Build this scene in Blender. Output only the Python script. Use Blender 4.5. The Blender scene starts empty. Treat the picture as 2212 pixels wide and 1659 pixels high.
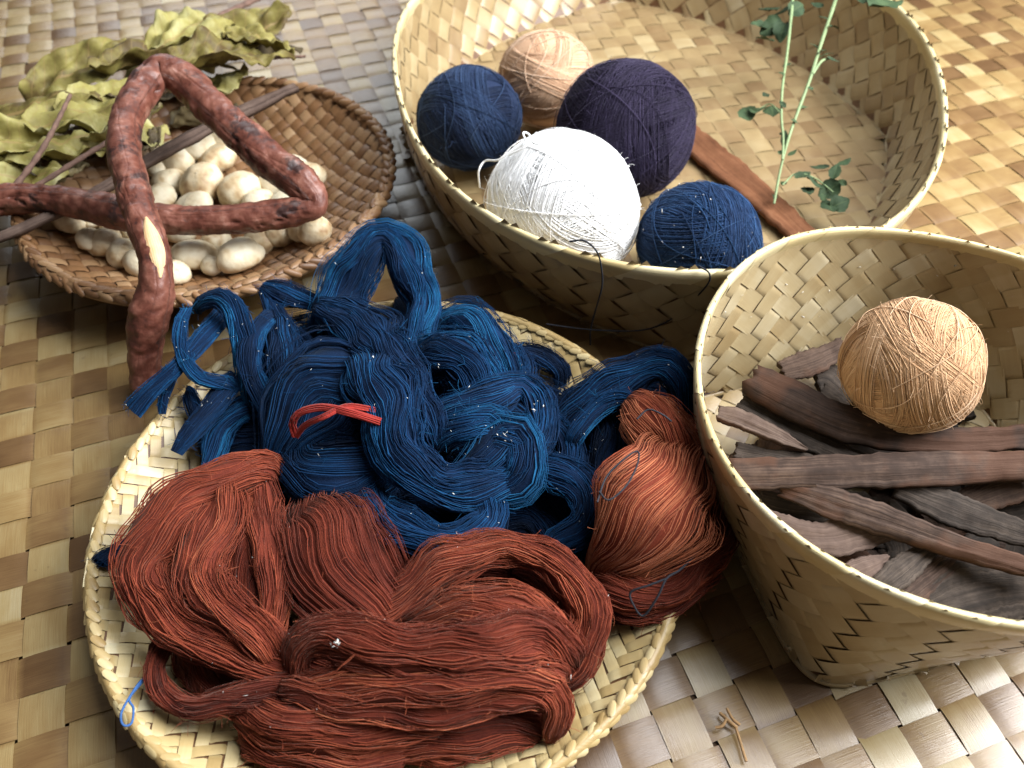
import bpy, math
import numpy as np
from mathutils import Vector

# ------------------------------------------------------------------ camera, world, light
scene = bpy.context.scene
COL = scene.collection
CAM_H, PITCH, HFOV = 0.45, math.radians(50.0), math.radians(65.0)
cd = bpy.data.cameras.new('camera'); cam = bpy.data.objects.new('camera', cd); COL.objects.link(cam)
cam.location = (0, 0, CAM_H); cam.rotation_euler = (math.pi/2 - PITCH, 0, 0)
cd.sensor_width = 36.0; cd.lens = 18.0/math.tan(HFOV/2); cd.clip_start = .01; cd.clip_end = 50
cd.dof.use_dof = True; cd.dof.focus_distance = .47; cd.dof.aperture_fstop = 8.5
scene.camera = cam
world = bpy.data.worlds.new('World'); scene.world = world; world.use_nodes = True
bg = world.node_tree.nodes['Background']
bg.inputs['Color'].default_value = (1.0, .97, .93, 1); bg.inputs['Strength'].default_value = .058

def window_light(name, loc, target, w, h, power, col):
    ld = bpy.data.lights.new(name, 'AREA'); ld.shape = 'RECTANGLE'; ld.size = w; ld.size_y = h
    ld.energy = power; ld.color = col
    o = bpy.data.objects.new(name, ld); COL.objects.link(o); o.location = loc
    o.rotation_euler = (Vector(target)-Vector(loc)).to_track_quat('-Z', 'Y').to_euler()
    return o
window_light('window_light', (1.25, .46, 1.08), (.10, .42, .03), 1.0, .9, 45, (.97, .985, 1.0))
window_light('upper_window_light', (.62, .60, 1.75), (.15, .30, 0), .9, .8, 19, (.94, .97, 1.0))
window_light('far_window_light', (-.75, 2.6, 1.15), (-.2, .6, 0), 1.3, .9, 9, (.88, .95, 1.0))
scene.render.engine = 'CYCLES'
scene.render.resolution_x = 1024; scene.render.resolution_y = 768
vs = scene.view_settings
vs.view_transform = 'Standard'; vs.look = 'None'; vs.exposure = 0.78; vs.gamma = 1.0; vs.use_curve_mapping = False

# ------------------------------------------------------------------ helpers
PW, PH = 2212.0, 1659.0
PF = PW/2/math.tan(HFOV/2); CP, SP = math.cos(PITCH), math.sin(PITCH)
def P(x, y, z=0.0):
    u = -(y-PH/2)/PF
    d = np.array([(x-PW/2)/PF, CP+u*SP, -SP+u*CP])
    return np.array([0, 0, CAM_H]) + d*((z-CAM_H)/d[2])
def depth(p): return p[1]*CP-(p[2]-CAM_H)*SP
def px2m(px, p): return px*depth(p)/PF

def tag(o, label=None, cat=None, group=None, kind=None):
    if label: o['label'] = label
    if cat: o['category'] = cat
    if group: o['group'] = group
    if kind: o['kind'] = kind
    return o
def empty(name, loc, label, cat, group=None):
    o = bpy.data.objects.new(name, None); COL.objects.link(o); o.location = loc
    o.empty_display_size = .02
    return tag(o, label, cat, group)
def mesh(name, V, F, mat, tint=None, uv=None, smooth=True):
    V = np.asarray(V, dtype=np.float32).reshape(-1, 3); F = np.asarray(F, dtype=np.int32)
    me = bpy.data.meshes.new(name); k = F.shape[1]
    me.vertices.add(len(V)); me.vertices.foreach_set('co', V.ravel())
    me.loops.add(F.size); me.loops.foreach_set('vertex_index', F.ravel())
    me.polygons.add(len(F)); me.polygons.foreach_set('loop_start', np.arange(0, F.size, k, dtype=np.int32))
    me.update(calc_edges=True); me.validate()
    if smooth: me.polygons.foreach_set('use_smooth', np.ones(len(me.polygons), dtype=bool))
    if tint is not None:
        a = me.attributes.new('tint', 'FLOAT', 'POINT'); a.data.foreach_set('value', np.asarray(tint, dtype=np.float32).ravel())
    if uv is not None:
        l = me.uv_layers.new(name='UVMap'); uv = np.asarray(uv, dtype=np.float32).reshape(-1, 2)
        l.data.foreach_set('uv', uv[F.ravel()].ravel())
    me.materials.append(mat)
    return me
def link(name, me, parent=None, loc=None):
    o = bpy.data.objects.new(name, me); COL.objects.link(o)
    if parent is not None: o.parent = parent
    if loc is not None: o.location = loc
    return o
def obj(name, V, F, mat, parent=None, **k):
    """world-space verts; the object's own origin is moved to the parent's"""
    V = np.asarray(V, dtype=np.float64).reshape(-1, 3)
    if parent is not None: V = V-np.array(parent.location)
    return link(name, mesh(name, V, F, mat, **k), parent)
def thing(name, V, F, mat, label, cat, group=None, **k):
    V = np.asarray(V, dtype=np.float64).reshape(-1, 3)
    c = V.mean(0); c[2] = V[:, 2].min()
    o = link(name, mesh(name, V-c, F, mat, **k), None, c)
    return tag(o, label, cat, group)

def grid_faces(n, m, closed=False, base=0):
    i = np.arange(n-1)[:, None]; j = np.arange(m if closed else m-1)[None, :]; j2 = (j+1) % m
    f = np.stack([i*m+j, i*m+j2, (i+1)*m+j2, (i+1)*m+j], -1).reshape(-1, 4)
    return f+base
def noise3(p, scale, seed, n=14):
    """smooth pseudo noise, about -1..1"""
    r = np.random.default_rng(seed); k = r.normal(size=(n, 3))*scale; ph = r.uniform(0, 6.283, n)
    return np.sin(p @ k.T+ph).sum(-1)/math.sqrt(n)*1.1
def norm(v): return v/np.maximum(np.linalg.norm(v, axis=-1, keepdims=True), 1e-9)
def spline(pts, n, extra=None):
    pts = np.asarray(pts, float)
    p = np.vstack([2*pts[0]-pts[1], pts, 2*pts[-1]-pts[-2]])
    out = []
    for i in range(1, len(p)-2):
        t = np.linspace(0, 1, 16, endpoint=False)[:, None]
        a, b, c, d = p[i-1], p[i], p[i+1], p[i+2]
        out.append(.5*((2*b)+(c-a)*t+(2*a-5*b+4*c-d)*t*t+(3*b-a-3*c+d)*t**3))
    out.append(pts[-1][None]); q = np.vstack(out)
    s = np.r_[0, np.cumsum(np.linalg.norm(np.diff(q[:, :3], axis=0), axis=1))]
    si = np.linspace(0, s[-1], n)
    return np.stack([np.interp(si, s, q[:, k]) for k in range(q.shape[1])], 1)
def tubes(C, R, k=3, close_caps=False, seed=0):
    """many strands at once: C (S,n,3), R scalar or (S,n) -> verts, quads"""
    S, n, _ = C.shape
    T = norm(np.gradient(C, axis=1))
    ref = np.random.default_rng(seed).normal(size=(S, 1, 3)); ref = norm(ref)
    N = norm(np.cross(T, ref)); B = np.cross(T, N)
    a = np.arange(k)*2*math.pi/k
    R = np.broadcast_to(np.asarray(R, float), (S, n))[..., None, None]
    V = C[:, :, None, :]+R*(np.cos(a)[None, None, :, None]*N[:, :, None, :]+np.sin(a)[None, None, :, None]*B[:, :, None, :])
    f = grid_faces(n, k, True)
    F = (f[None]+(np.arange(S)*n*k)[:, None, None]).reshape(-1, 4)
    return V.reshape(-1, 3), F

# ------------------------------------------------------------------ materials
def nodes(name):
    m = bpy.data.materials.new(name); m.use_nodes = True
    nt = m.node_tree; b = nt.nodes['Principled BSDF']
    return m, nt, b
def ramp(nt, fac, stops):
    r = nt.nodes.new('ShaderNodeValToRGB'); e = r.color_ramp.elements
    e[0].position, e[0].color = stops[0][0], (*stops[0][1], 1); e[1].position, e[1].color = stops[-1][0], (*stops[-1][1], 1)
    for p, c in stops[1:-1]:
        x = e.new(p); x.color = (*c, 1)
    nt.links.new(fac, r.inputs[0]); return r.outputs[0]
def math_(nt, op, a, b, clamp=False):
    n = nt.nodes.new('ShaderNodeMath'); n.operation = op; n.use_clamp = clamp
    for i, v in enumerate((a, b)):
        if isinstance(v, (int, float)): n.inputs[i].default_value = v
        else: nt.links.new(v, n.inputs[i])
    return n.outputs[0]
def noise_(nt, scale, detail=4, vec=None, rough=.6, vscale=None):
    n = nt.nodes.new('ShaderNodeTexNoise'); n.inputs['Scale'].default_value = scale
    n.inputs['Detail'].default_value = detail; n.inputs['Roughness'].default_value = rough
    if vec is None:
        tc = nt.nodes.new('ShaderNodeTexCoord'); vec = tc.outputs['Object']
    if vscale:
        mp = nt.nodes.new('ShaderNodeMapping'); mp.inputs['Scale'].default_value = vscale
        nt.links.new(vec, mp.inputs[0]); vec = mp.outputs[0]
    nt.links.new(vec, n.inputs['Vector']); return n.outputs['Fac']
def mix_(nt, fac, a, b, mode='MIX'):
    n = nt.nodes.new('ShaderNodeMix'); n.data_type = 'RGBA'; n.blend_type = mode
    for s, v in ((0, fac), (6, a), (7, b)):
        if isinstance(v, (int, float)): n.inputs[s].default_value = v
        elif isinstance(v, tuple): n.inputs[s].default_value = (*v, 1)
        else: nt.links.new(v, n.inputs[s])
    return n.outputs[2]
def bump(nt, b, h, strength, dist):
    n = nt.nodes.new('ShaderNodeBump'); n.inputs['Strength'].default_value = strength; n.inputs['Distance'].default_value = dist
    nt.links.new(h, n.inputs['Height']); nt.links.new(n.outputs[0], b.inputs['Normal'])
def attr(nt, name='tint'):
    a = nt.nodes.new('ShaderNodeAttribute'); a.attribute_name = name; return a.outputs['Fac']
def uvout(nt): return nt.nodes.new('ShaderNodeTexCoord').outputs['UV']

def straw(name, stops, rough=.42, spots=.0, spec=.5, streak=.22, coat=.15, dirt=(.10, .055, .03), dark=1.0):
    stops = [(p, tuple(x*dark for x in c)) for p, c in stops]
    m, nt, b = nodes(name)
    uv = uvout(nt)
    fib = noise_(nt, 1.0, 5, uv, .65, (35, 1300, 1)); long = noise_(nt, 1.0, 3, uv, .5, (28, 60, 1))
    t = math_(nt, 'ADD', attr(nt), math_(nt, 'MULTIPLY', math_(nt, 'SUBTRACT', long, .5), .5))
    t = math_(nt, 'ADD', t, math_(nt, 'MULTIPLY', math_(nt, 'SUBTRACT', fib, .5), streak), True)
    c = ramp(nt, t, stops)
    if spots:
        s = noise_(nt, 95, 3); s = ramp(nt, s, [(.66, (0, 0, 0)), (.74, (1, 1, 1))])
        c = mix_(nt, math_(nt, 'MULTIPLY', s, spots), c, dirt)
    nt.links.new(c, b.inputs['Base Color'])
    nt.links.new(math_(nt, 'ADD', math_(nt, 'MULTIPLY', long, .28), rough-.14), b.inputs['Roughness'])
    b.inputs['Specular IOR Level'].default_value = spec
    b.inputs['Coat Weight'].default_value = coat; b.inputs['Coat Roughness'].default_value = .33
    bump(nt, b, fib, .32, .0006)
    return m
def yarn(name, stops, sheen=.25, rough=.8, sheen_col=(1, 1, 1)):
    sheen *= .35
    m, nt, b = nodes(name)
    n = noise_(nt, 55, 3); n2 = noise_(nt, 900, 2)
    t = math_(nt, 'ADD', attr(nt), math_(nt, 'MULTIPLY', math_(nt, 'SUBTRACT', n, .5), .7))
    st = noise_(nt, 1, 3, uvout(nt), .6, (8, 1500, 1))
    t = math_(nt, 'ADD', t, math_(nt, 'MULTIPLY', math_(nt, 'SUBTRACT', st, .5), .7))
    t = math_(nt, 'ADD', t, math_(nt, 'MULTIPLY', math_(nt, 'SUBTRACT', n2, .5), .3), True)
    nt.links.new(ramp(nt, t, stops), b.inputs['Base Color'])
    b.inputs['Roughness'].default_value = max(rough, .8); b.inputs['Specular IOR Level'].default_value = .15
    b.inputs['Sheen Weight'].default_value = sheen; b.inputs['Sheen Roughness'].default_value = .4
    b.inputs['Sheen Tint'].default_value = (*sheen_col, 1)
    bump(nt, b, math_(nt, 'ADD', math_(nt, 'MULTIPLY', st, 2.0), n2), .5, .0006)
    return m
def flat(name, col, rough=.7, sc=200, var=.25, spec=.4):
    m, nt, b = nodes(name)
    n = noise_(nt, sc, 4)
    c = ramp(nt, n, [(.25, tuple(x*(1-var) for x in col)), (.75, tuple(min(1, x*(1+var)) for x in col))])
    nt.links.new(c, b.inputs['Base Color']); b.inputs['Roughness'].default_value = rough
    b.inputs['Specular IOR Level'].default_value = spec
    bump(nt, b, n, .3, .0005)
    return m

M = {}
M['mat'] = straw('mat_straw', [(0, (.14, .072, .028)), (.28, (.235, .132, .052)), (.5, (.345, .220, .085)), (.72, (.445, .325, .145)), (1, (.57, .475, .29))], .34, .4, .5, .42, .38, dark=.74)
M['basket'] = straw('basket_straw', [(0, (.24, .152, .072)), (.4, (.375, .270, .132)), (.7, (.475, .375, .21)), (1, (.60, .525, .36))], .40, .18, coat=.32, dark=.90)
M['rim'] = straw('rim_straw', [(0, (.52, .40, .19)), (.5, (.64, .53, .28)), (1, (.72, .63, .40))], .38, .12)
M['tray'] = straw('tray_straw', [(0, (.36, .23, .085)), (.35, (.54, .39, .17)), (.7, (.66, .53, .28)), (1, (.74, .65, .42))], .42, .15, dark=.86)
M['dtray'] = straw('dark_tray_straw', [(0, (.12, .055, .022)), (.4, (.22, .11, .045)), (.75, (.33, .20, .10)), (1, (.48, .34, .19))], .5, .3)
M['backing'] = flat('mat_backing', (.075, .042, .022), .9, 60)
M['blue'] = yarn('indigo_cotton', [(0, (.0008, .0045, .016)), (.4, (.0015, .0145, .050)), (.75, (.003, .041, .122)), (1, (.010, .105, .24))], .12, .7, (.55, .75, 1))
M['rust'] = yarn('rust_cotton', [(0, (.065, .012, .008)), (.4, (.165, .030, .015)), (.75, (.29, .064, .029)), (1, (.43, .135, .062))], .3, .8, (1, .8, .65))
M['navy'] = yarn('navy_cotton', [(0, (.006, .009, .022)), (.5, (.013, .024, .062)), (1, (.035, .065, .14))], .3, .8, (.6, .75, 1))
M['navy2'] = yarn('bright_navy_cotton', [(0, (.004, .010, .03)), (.5, (.010, .030, .085)), (1, (.03, .085, .20))], .3, .8, (.6, .75, 1))
M['plum'] = yarn('plum_cotton', [(0, (.007, .005, .013)), (.5, (.017, .012, .030)), (1, (.045, .035, .075))], .35, .8, (.75, .7, 1))
M['white'] = yarn('white_cotton', [(0, (.88, .88, .87)), (.5, (.92, .92, .92)), (1, (.95, .95, .95))], .2)
M['peach'] = yarn('peach_cotton', [(0, (.46, .25, .14)), (.5, (.64, .41, .26)), (1, (.78, .58, .42))], .2)
M['tan'] = yarn('tan_cotton', [(0, (.40, .22, .11)), (.5, (.53, .33, .185)), (1, (.66, .47, .31))], .2)
M['redtie'] = yarn('red_tie', [(0, (.20, .018, .014)), (1, (.38, .04, .03))], .2)
M['thread'] = flat('dark_thread', (.018, .019, .026), .9)
M['bluethread'] = flat('blue_thread', (.03, .10, .28), .8)
M['lint'] = flat('lint', (.75, .74, .70), .9)

# ------------------------------------------------------------------ woven pieces
def ribbon(C, N, B, hw, off, camber, tint, s0=0.0, ends=0.0):
    """one plaited strip: centre line C, surface normal N, side vector B"""
    n = len(C); c = C+N*off[:, None]
    w = hw*np.ones(n)
    V = np.stack([c-B*w[:, None]-N*camber, c-B*(w*.6)[:, None], c+B*(w*.6)[:, None], c+B*w[:, None]-N*camber], 1)
    s = np.r_[0, np.cumsum(np.linalg.norm(np.diff(c, axis=0), axis=1))]+s0
    uv = np.stack([np.repeat(s[:, None], 4, 1), np.repeat(np.array([[-hw, -hw*.6, hw*.6, hw]]), n, 0)+s0*.37], -1)
    return V.reshape(-1, 3), grid_faces(n, 4), np.full(n*4, tint), uv
def sharp(x, a=1.7): return np.clip(np.asarray(x)*a, -1, 1)
def lerp_signs(sg, m):
    """signs at integer crossings -> smooth over/under curve"""
    i = np.clip(np.floor(m).astype(int), 0, len(sg)-2); f = np.clip(m-i, 0, 1)
    f = np.clip((f-.5)*1.9+.5, 0, 1); f = f*f*(3-2*f)
    return sg[i]*(1-f)+sg[i+1]*f

rng = np.random.default_rng(7)
# --- the mat everything stands on
def build_mat():
    base = np.array([[-1.5, -.5, 0], [1.5, -.5, 0], [1.5, 2.1, 0], [-1.5, 2.1, 0]])-np.array([0, 0, .0035])
    root = tag(link('mat', mesh('mat', base, [[0, 1, 2, 3]], M['backing'])), 'plaited straw coloured mat under the baskets', None, None, 'structure')
    pitch = .0245; th = math.radians(18.5)
    d1 = np.array([-math.sin(th), math.cos(th)]); d2 = np.array([math.cos(th), math.sin(th)])
    org = np.array([.0, .52]); na, nb = 40, 38
    amp, hw = .0009, pitch*.478
    def surf(a, b):     # a along d2, b along d1, slight sideways drift of the plait
        x = org[0]+d2[0]*a+d1[0]*b; y = org[1]+d2[1]*a+d1[1]*b
        x = x+.012*np.sin(2.1*y+1)+.004*np.sin(6*x+3*y); y = y+.010*np.sin(2.6*x)+.003*np.sin(7*y-4*x)
        z = .0012*np.sin(9*x+4)*np.sin(8*y)
        return np.stack([x, y, z], -1)
    for fam in (0, 1):
        n1 = na if fam == 0 else nb; n2 = nb if fam == 0 else na
        for i in range(-n1, n1+1):
            m = np.linspace(-n2, n2, n2*2*5+1)
            sg = np.where((np.arange(-n2, n2+1)+i) % 2 == 0, 1., -1.)*(1 if fam == 0 else -1)
            o = lerp_signs(sg, m+n2)*amp
            jit = rng.normal(0, .0006)
            if fam == 0: C = surf(np.full_like(m, i*pitch+jit)+.0005*np.sin(m*.5+i), m*pitch)
            else: C = surf(m*pitch, np.full_like(m, i*pitch+jit)+.0005*np.sin(m*.5+i*2))
            keep = (np.abs(C[:, 0]) < .95) & (C[:, 1] > -.12) & (C[:, 1] < 1.38)
            if keep.sum() < 12: continue
            C, o2 = C[keep], o[keep]
            T = norm(np.gradient(C, axis=0)); N = np.tile([0, 0, 1.], (len(C), 1)); B = np.cross(N, T)
            t = np.clip(rng.normal(.46 if fam == 0 else .40, .16), .04, .95)
            V, F, tt, uv = ribbon(C, N, B, hw*rng.uniform(.96, 1.02), o2, .00022, t, rng.uniform(0, 40))
            # tone wanders a little along the strip from one crossing to the next
            cell = np.floor(m[keep]+.5).astype(int); cr = rng.normal(0, .12, 4*n2+5)[cell+2*n2]
            obj('strip', V, F, M['mat'], root, tint=np.repeat(np.clip(t+cr, 0, 1), 4), uv=uv)
    return root
build_mat()

def plan_weave(root, cx, cy, inside, zf, pitch, ang, material, amp, twill, tmean, tsd, rmax, wfac=.97, camber=.00015, sub=4):
    """strips straight in plan, clipped to an outline and lifted on a bowl height zf(x,y)"""
    d1 = np.array([-math.sin(ang), math.cos(ang)]); d2 = np.array([math.cos(ang), math.sin(ang)])
    n = int(rmax/pitch)+1
    for fam in (0, 1):
        for i in range(-n, n+1):
            m = np.linspace(-n, n, 2*n*sub+1); j = np.arange(-n, n+1)
            if twill: sg = np.where((j-i) % 4 < 2, 1., -1.) if fam == 0 else np.where((i-j) % 4 < 2, -1., 1.)
            else: sg = np.where((j+i) % 2 == 0, 1., -1.)*(1 if fam == 0 else -1)
            o = lerp_signs(sg, m+n)*amp
            a, b = (np.full_like(m, i*pitch), m*pitch) if fam == 0 else (m*pitch, np.full_like(m, i*pitch))
            w = .06*pitch*np.sin(m*.7+i*1.3+fam); a = a+(w if fam == 0 else 0); b = b+(w if fam == 1 else 0)
            x = cx+d2[0]*a+d1[0]*b; y = cy+d2[1]*a+d1[1]*b
            keep = inside(x, y)
            if keep.sum() < 6: continue
            idx = np.where(keep)[0]; idx = np.arange(idx[0], idx[-1]+1)
            x, y, o2 = x[idx], y[idx], o[idx]; e = 1e-4
            C = np.stack([x, y, zf(x, y)], -1)
            N = norm(np.stack([-(zf(x+e, y)-zf(x-e, y))/(2*e), -(zf(x, y+e)-zf(x, y-e))/(2*e), np.ones_like(x)], -1))
            T = norm(np.gradient(C, axis=0)); B = norm(np.cross(N, T))
            t = np.clip(rng.normal(tmean, tsd), .02, .98)
            V, F, tt, uv = ribbon(C, N, B, pitch*.5*wfac, o2, camber, t, rng.uniform(0, 40))
            cr = rng.normal(0, tsd*.6, 2*n+3)[(np.floor(m[idx]+.5)+n).astype(int)]
            obj('strip', V, F, material, root, tint=np.repeat(np.clip(t+cr, 0, 1), 4), uv=uv)

def loft_basket(root, S, N, K, amp, hw, material, tmean, tsd, twill=False):
    """diagonally plaited wall on surface S(u,v) -> xyz, u round, v up"""
    ns = int(2*K*5)+1
    v = np.linspace(0, .985, ns)
    for fam in (0, 1):
        for i in range(N):
            m = v*2*K
            u = (i+v*K)/N if fam == 0 else (i-v*K)/N
            mm = np.arange(int(2*K)+5)-1
            if twill:
                q = (2*i+mm) if fam == 0 else (2*i-mm)
                sg = np.where(q % 4 < 2, 1., -1.)*(1 if fam == 0 else -1)
            else: sg = np.where(mm % 2 == 0, 1., -1.)*(1 if fam == 0 else -1)
            o = lerp_signs(sg, m+1)*amp
            C = S(u, v); e = 1e-3
            Du = S(u+e, v)-S(u-e, v); Dv = S(u, np.minimum(v+e, 1))-S(u, v-e)
            Nn = norm(np.cross(Du, Dv)); T = norm(np.gradient(C, axis=0)); B = norm(np.cross(Nn, T))
            t = np.clip(rng.normal(tmean, tsd), .02, .98)
            V, F, tt, uv = ribbon(C, Nn, B, hw, o, .00015, t, rng.uniform(0, 40))
            cr = rng.normal(0, tsd*.7, int(2*K)+6)[np.floor(m+1.5).astype(int)]
            obj('strip', V, F, material, root, tint=np.repeat(np.clip(t+cr, 0, 1), 4), uv=uv)
def wall_leak_sheet(root, S, material):
    """added dark sheet within the wall: stops light leaks, darkens slits between strips"""
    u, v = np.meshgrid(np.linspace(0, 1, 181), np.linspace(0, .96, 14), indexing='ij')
    V = S(u, v); obj('leak_sheet', V, grid_faces(181, 14), material, root, tint=np.full(u.size, .05), uv=np.stack([u*1.2, v*.1], -1))
def base_edge(root, S, r, material):
    """turned-under edge along the foot of a wall"""
    u = np.linspace(0, 1, 241); c = S(u, 0*u); c[:, 2] = r+.0002
    V, F = tubes(c[None], r, 8, seed=2); V = c[:, None]+0
    out = norm(c-np.array([c[:-1, 0].mean(), c[:-1, 1].mean(), r+.0006])); a = np.arange(8)*math.pi/4
    V = c[:, None]+r*(np.cos(a)[None, :, None]*out[:, None]+np.sin(a)[None, :, None]*np.array([0, 0, 1.0]))
    obj('base_edge', V.reshape(-1, 3), grid_faces(241, 8, True), material, root, tint=np.full(241*8, .45), uv=np.stack([np.repeat(u[:, None], 8, 1), np.repeat(a[None]*r, 241, 0)], -1))
def rim_folds(root, S, nf, h, drop_out, drop_in, thick, slant, material):
    for k in range(nf):
        s = np.linspace(0, 1.10, 7); c = np.linspace(-1, 1, 15)
        ss, cc = np.meshgrid(s, c, indexing='ij')
        u = (k+ss)/nf+slant*cc
        lift = thick+.0004*ss
        lift = lift*(1-.85*np.clip((np.abs(cc)-.45)/.55, 0, 1))
        drop = np.where(cc < 0, np.clip((-cc-.25)/.75, 0, 1)*drop_out, np.clip((cc-.25)/.75, 0, 1)*drop_in)
        v = 1-drop/h; e = 1e-3
        C = S(u, v); Du = S(u+e, v)-S(u-e, v); Dv = S(u, v)-S(u, v-e)
        Nn = norm(np.cross(Du, Dv))
        a = np.clip(cc/.25, -1, 1)*math.pi/2
        V = C-Nn*(np.sin(a)*lift)[..., None]; V[..., 2] += np.cos(a)*(thick+.0001*ss)*1.3
        t = np.clip(rng.normal(.55, .2), 0, 1)
        uv = np.stack([ss*.03+k*.1, cc*.012], -1)
        obj('rim_fold', V, grid_faces(7, 15), material, root, tint=np.full(V[..., 0].size, t), uv=uv)

# ------------------------------------------------------------------ big oval basket
BX, BY, BA, BB, BH = .131, .690, .238, .293, .088
def big_r(th, blend):
    c, s = np.cos(th)/BA, np.sin(th)/BB
    re = 1/np.sqrt(c*c+s*s); rd = 1/(np.abs(c)**1.15+np.abs(s)**1.15)**(1/1.15)
    return re*(1-blend)+rd*blend
def big_S(u, v):
    u = np.asarray(u, float); v = np.asarray(v, float); th = 2*math.pi*u
    rr = big_r(th, 0)*(1+.012*np.sin(3*th+1)+.008*np.sin(5*th)); rb = big_r(th, .5)*.985
    g = 1-(1-np.maximum(v, 0))**2.1
    r = rb+(rr-rb)*g
    r = np.where(v < 0, rb+v*BH, r); v = np.maximum(v, 0)
    z = .004+BH*v+.003*np.sin(2*th+.6)*v
    return np.stack([BX+r*np.cos(th), BY+r*np.sin(th), z+0*r], -1)
big = empty('oval_basket', (BX, BY, 0), 'wide oval plaited basket holding yarn balls and a green sprig', 'basket')
def big_inside(x, y):
    th = np.arctan2(y-BY, x-BX); return np.hypot(x-BX, y-BY) < big_r(th, .5)*.985
plan_weave(big, BX, BY, big_inside, lambda x, y: .004+0*x, .0205, math.radians(13), M['basket'], .0008, False, .20, .13, .31)
loft_basket(big, big_S, 58, 3.4, .0011, .0101, M['basket'], .42, .12)
wall_leak_sheet(big, big_S, M['dtray'])
base_edge(big, big_S, .0020, M['basket'])
rim_folds(big, big_S, 36, BH, .013, .011, .0022, .011, M['rim'])

# ------------------------------------------------------------------ deep round basket with bark
DX, DY, DR, DH = .240, .280, .1375, .108
def deep_base(th):
    a = th-math.radians(14); c, s = np.abs(np.cos(a)), np.abs(np.sin(a)); n = 8.0
    return .106/(c**n+s**n)**(1/n)
def deep_S(u, v):
    u = np.asarray(u, float); v = np.asarray(v, float); th = 2*math.pi*u
    rr = DR*(1+.010*np.sin(2*th+.5)+.008*np.sin(3*th+2)); rb = deep_base(th)
    g = 1-(1-np.maximum(v, 0))**1.35
    r = rb+(rr-rb)*g
    r = np.where(v < 0, rb+v*DH, r); v = np.maximum(v, 0)
    z = .004+DH*v+.0035*np.sin(3*th+1.0)*v
    return np.stack([DX+r*np.cos(th), DY+r*np.sin(th), z+0*r], -1)
deep = empty('round_basket', (DX, DY, 0), 'deep round plaited basket with square base, full of bark strips', 'basket')
def deep_inside(x, y):
    return np.hypot(x-DX, y-DY) < deep_base(np.arctan2(y-DY, x-DX))
plan_weave(deep, DX, DY, deep_inside, lambda x, y: .004+0*x, .014, math.radians(59), M['basket'], .0007, False, .4, .15, .15)
loft_basket(deep, deep_S, 48, 6.2, .0011, .0070, M['basket'], .68, .08, True)
wall_leak_sheet(deep, deep_S, M['dtray'])
base_edge(deep, deep_S, .0026, M['basket'])
rim_folds(deep, deep_S, 28, DH, .0135, .009, .0018, .014, M['rim'])

# ------------------------------------------------------------------ wide flat tray in front
TX, TY, TR, TH = -.071, .252, .172, .034
def tray_z(x, y):
    r = np.hypot(x-TX, y-TY); t = np.clip((r-.098)/.074, 0, 1.1)
    return .004+TH*t*t*(1.6-.6*t)
tray = empty('flat_tray', (TX, TY, 0), 'wide shallow twill woven tray heaped with blue and rust yarn', 'tray')
plan_weave(tray, TX, TY, lambda x, y: np.hypot(x-TX, y-TY) < TR-.001, tray_z, .0068, math.radians(12), M['tray'], .00062, True, .50, .17, .185, .95, .00022)
def nub(L, Wd, T):
    u = np.linspace(-1, 1, 6); a = np.linspace(0, math.pi, 5); uu, aa = np.meshgrid(u, a, indexing='ij')
    k = np.sqrt(np.clip(1-(uu*.93)**4, 0, 1))
    V = np.stack([uu*L/2, np.cos(aa)*Wd/2*k, np.sin(aa)*T*k], -1)
    return V.reshape(-1, 3), grid_faces(6, 5)
def rim_nubs(root, cx, cy, R, z0, rows, n, L, Wd, T, material, prefix):
    V, F = nub(L, Wd, T); variants = []
    for q in range(5):
        variants.append(mesh(prefix, V, F, material, tint=np.full(len(V), .10+.14*q), uv=V[:, :2]+q*.13))
    for rr, zz, tilt, yaw in rows:
        for k in range(n):
            th = 2*math.pi*(k+.5*(rr != rows[0][0]))/n+rng.normal(0, .5/n); yaw_k = yaw+rng.normal(0, .15)
            o = link(prefix, variants[rng.integers(5)], root)
            o.location = (cx+(R+rr)*math.cos(th)-root.location[0], cy+(R+rr)*math.sin(th)-root.location[1], z0+zz+rng.normal(0, .0004)-root.location[2])
            o.rotation_mode = 'ZYX'
            # local x along the rim, local z leaning outwards
            X = Vector((-math.sin(th), math.cos(th), 0)); Rr = Vector((math.cos(th), math.sin(th), 0)); Z = (Rr*math.sin(tilt)+Vector((0, 0, 1))*math.cos(tilt)).normalized()
            Y = Z.cross(X)
            X2 = (X*math.cos(yaw_k)+Y*math.sin(yaw_k)).normalized(); Y2 = Z.cross(X2)
            from mathutils import Matrix
            o.rotation_euler = Matrix((X2, Y2, Z)).transposed().to_euler('ZYX')
    return
rim_nubs(tray, TX, TY, TR, TH+.004, [(-.0030, .0000, -.45, .40), (.0012, -.0008, .75, -.35)], 146, .0090, .0046, .0007, M['tray'], 'rim_wrap')
def ring(cx, cy, R, z, r, n=160, k=8, zs=1.0):
    th = np.linspace(0, 2*math.pi, n+1)[:, None]; a = (np.arange(k)*2*math.pi/k)[None, :]
    rr = R+r*np.cos(a)
    return np.stack([cx+rr*np.cos(th), cy+rr*np.sin(th), z+r*zs*np.sin(a)+0*th], -1).reshape(-1, 3), grid_faces(n+1, k, True)
V, F = ring(TX, TY, TR-.001, TH+.0012, .0034, zs=1.2)
obj('rim_core', V, F, M['tray'], tray, tint=np.full(len(V), .2), uv=V[:, :2])

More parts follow.
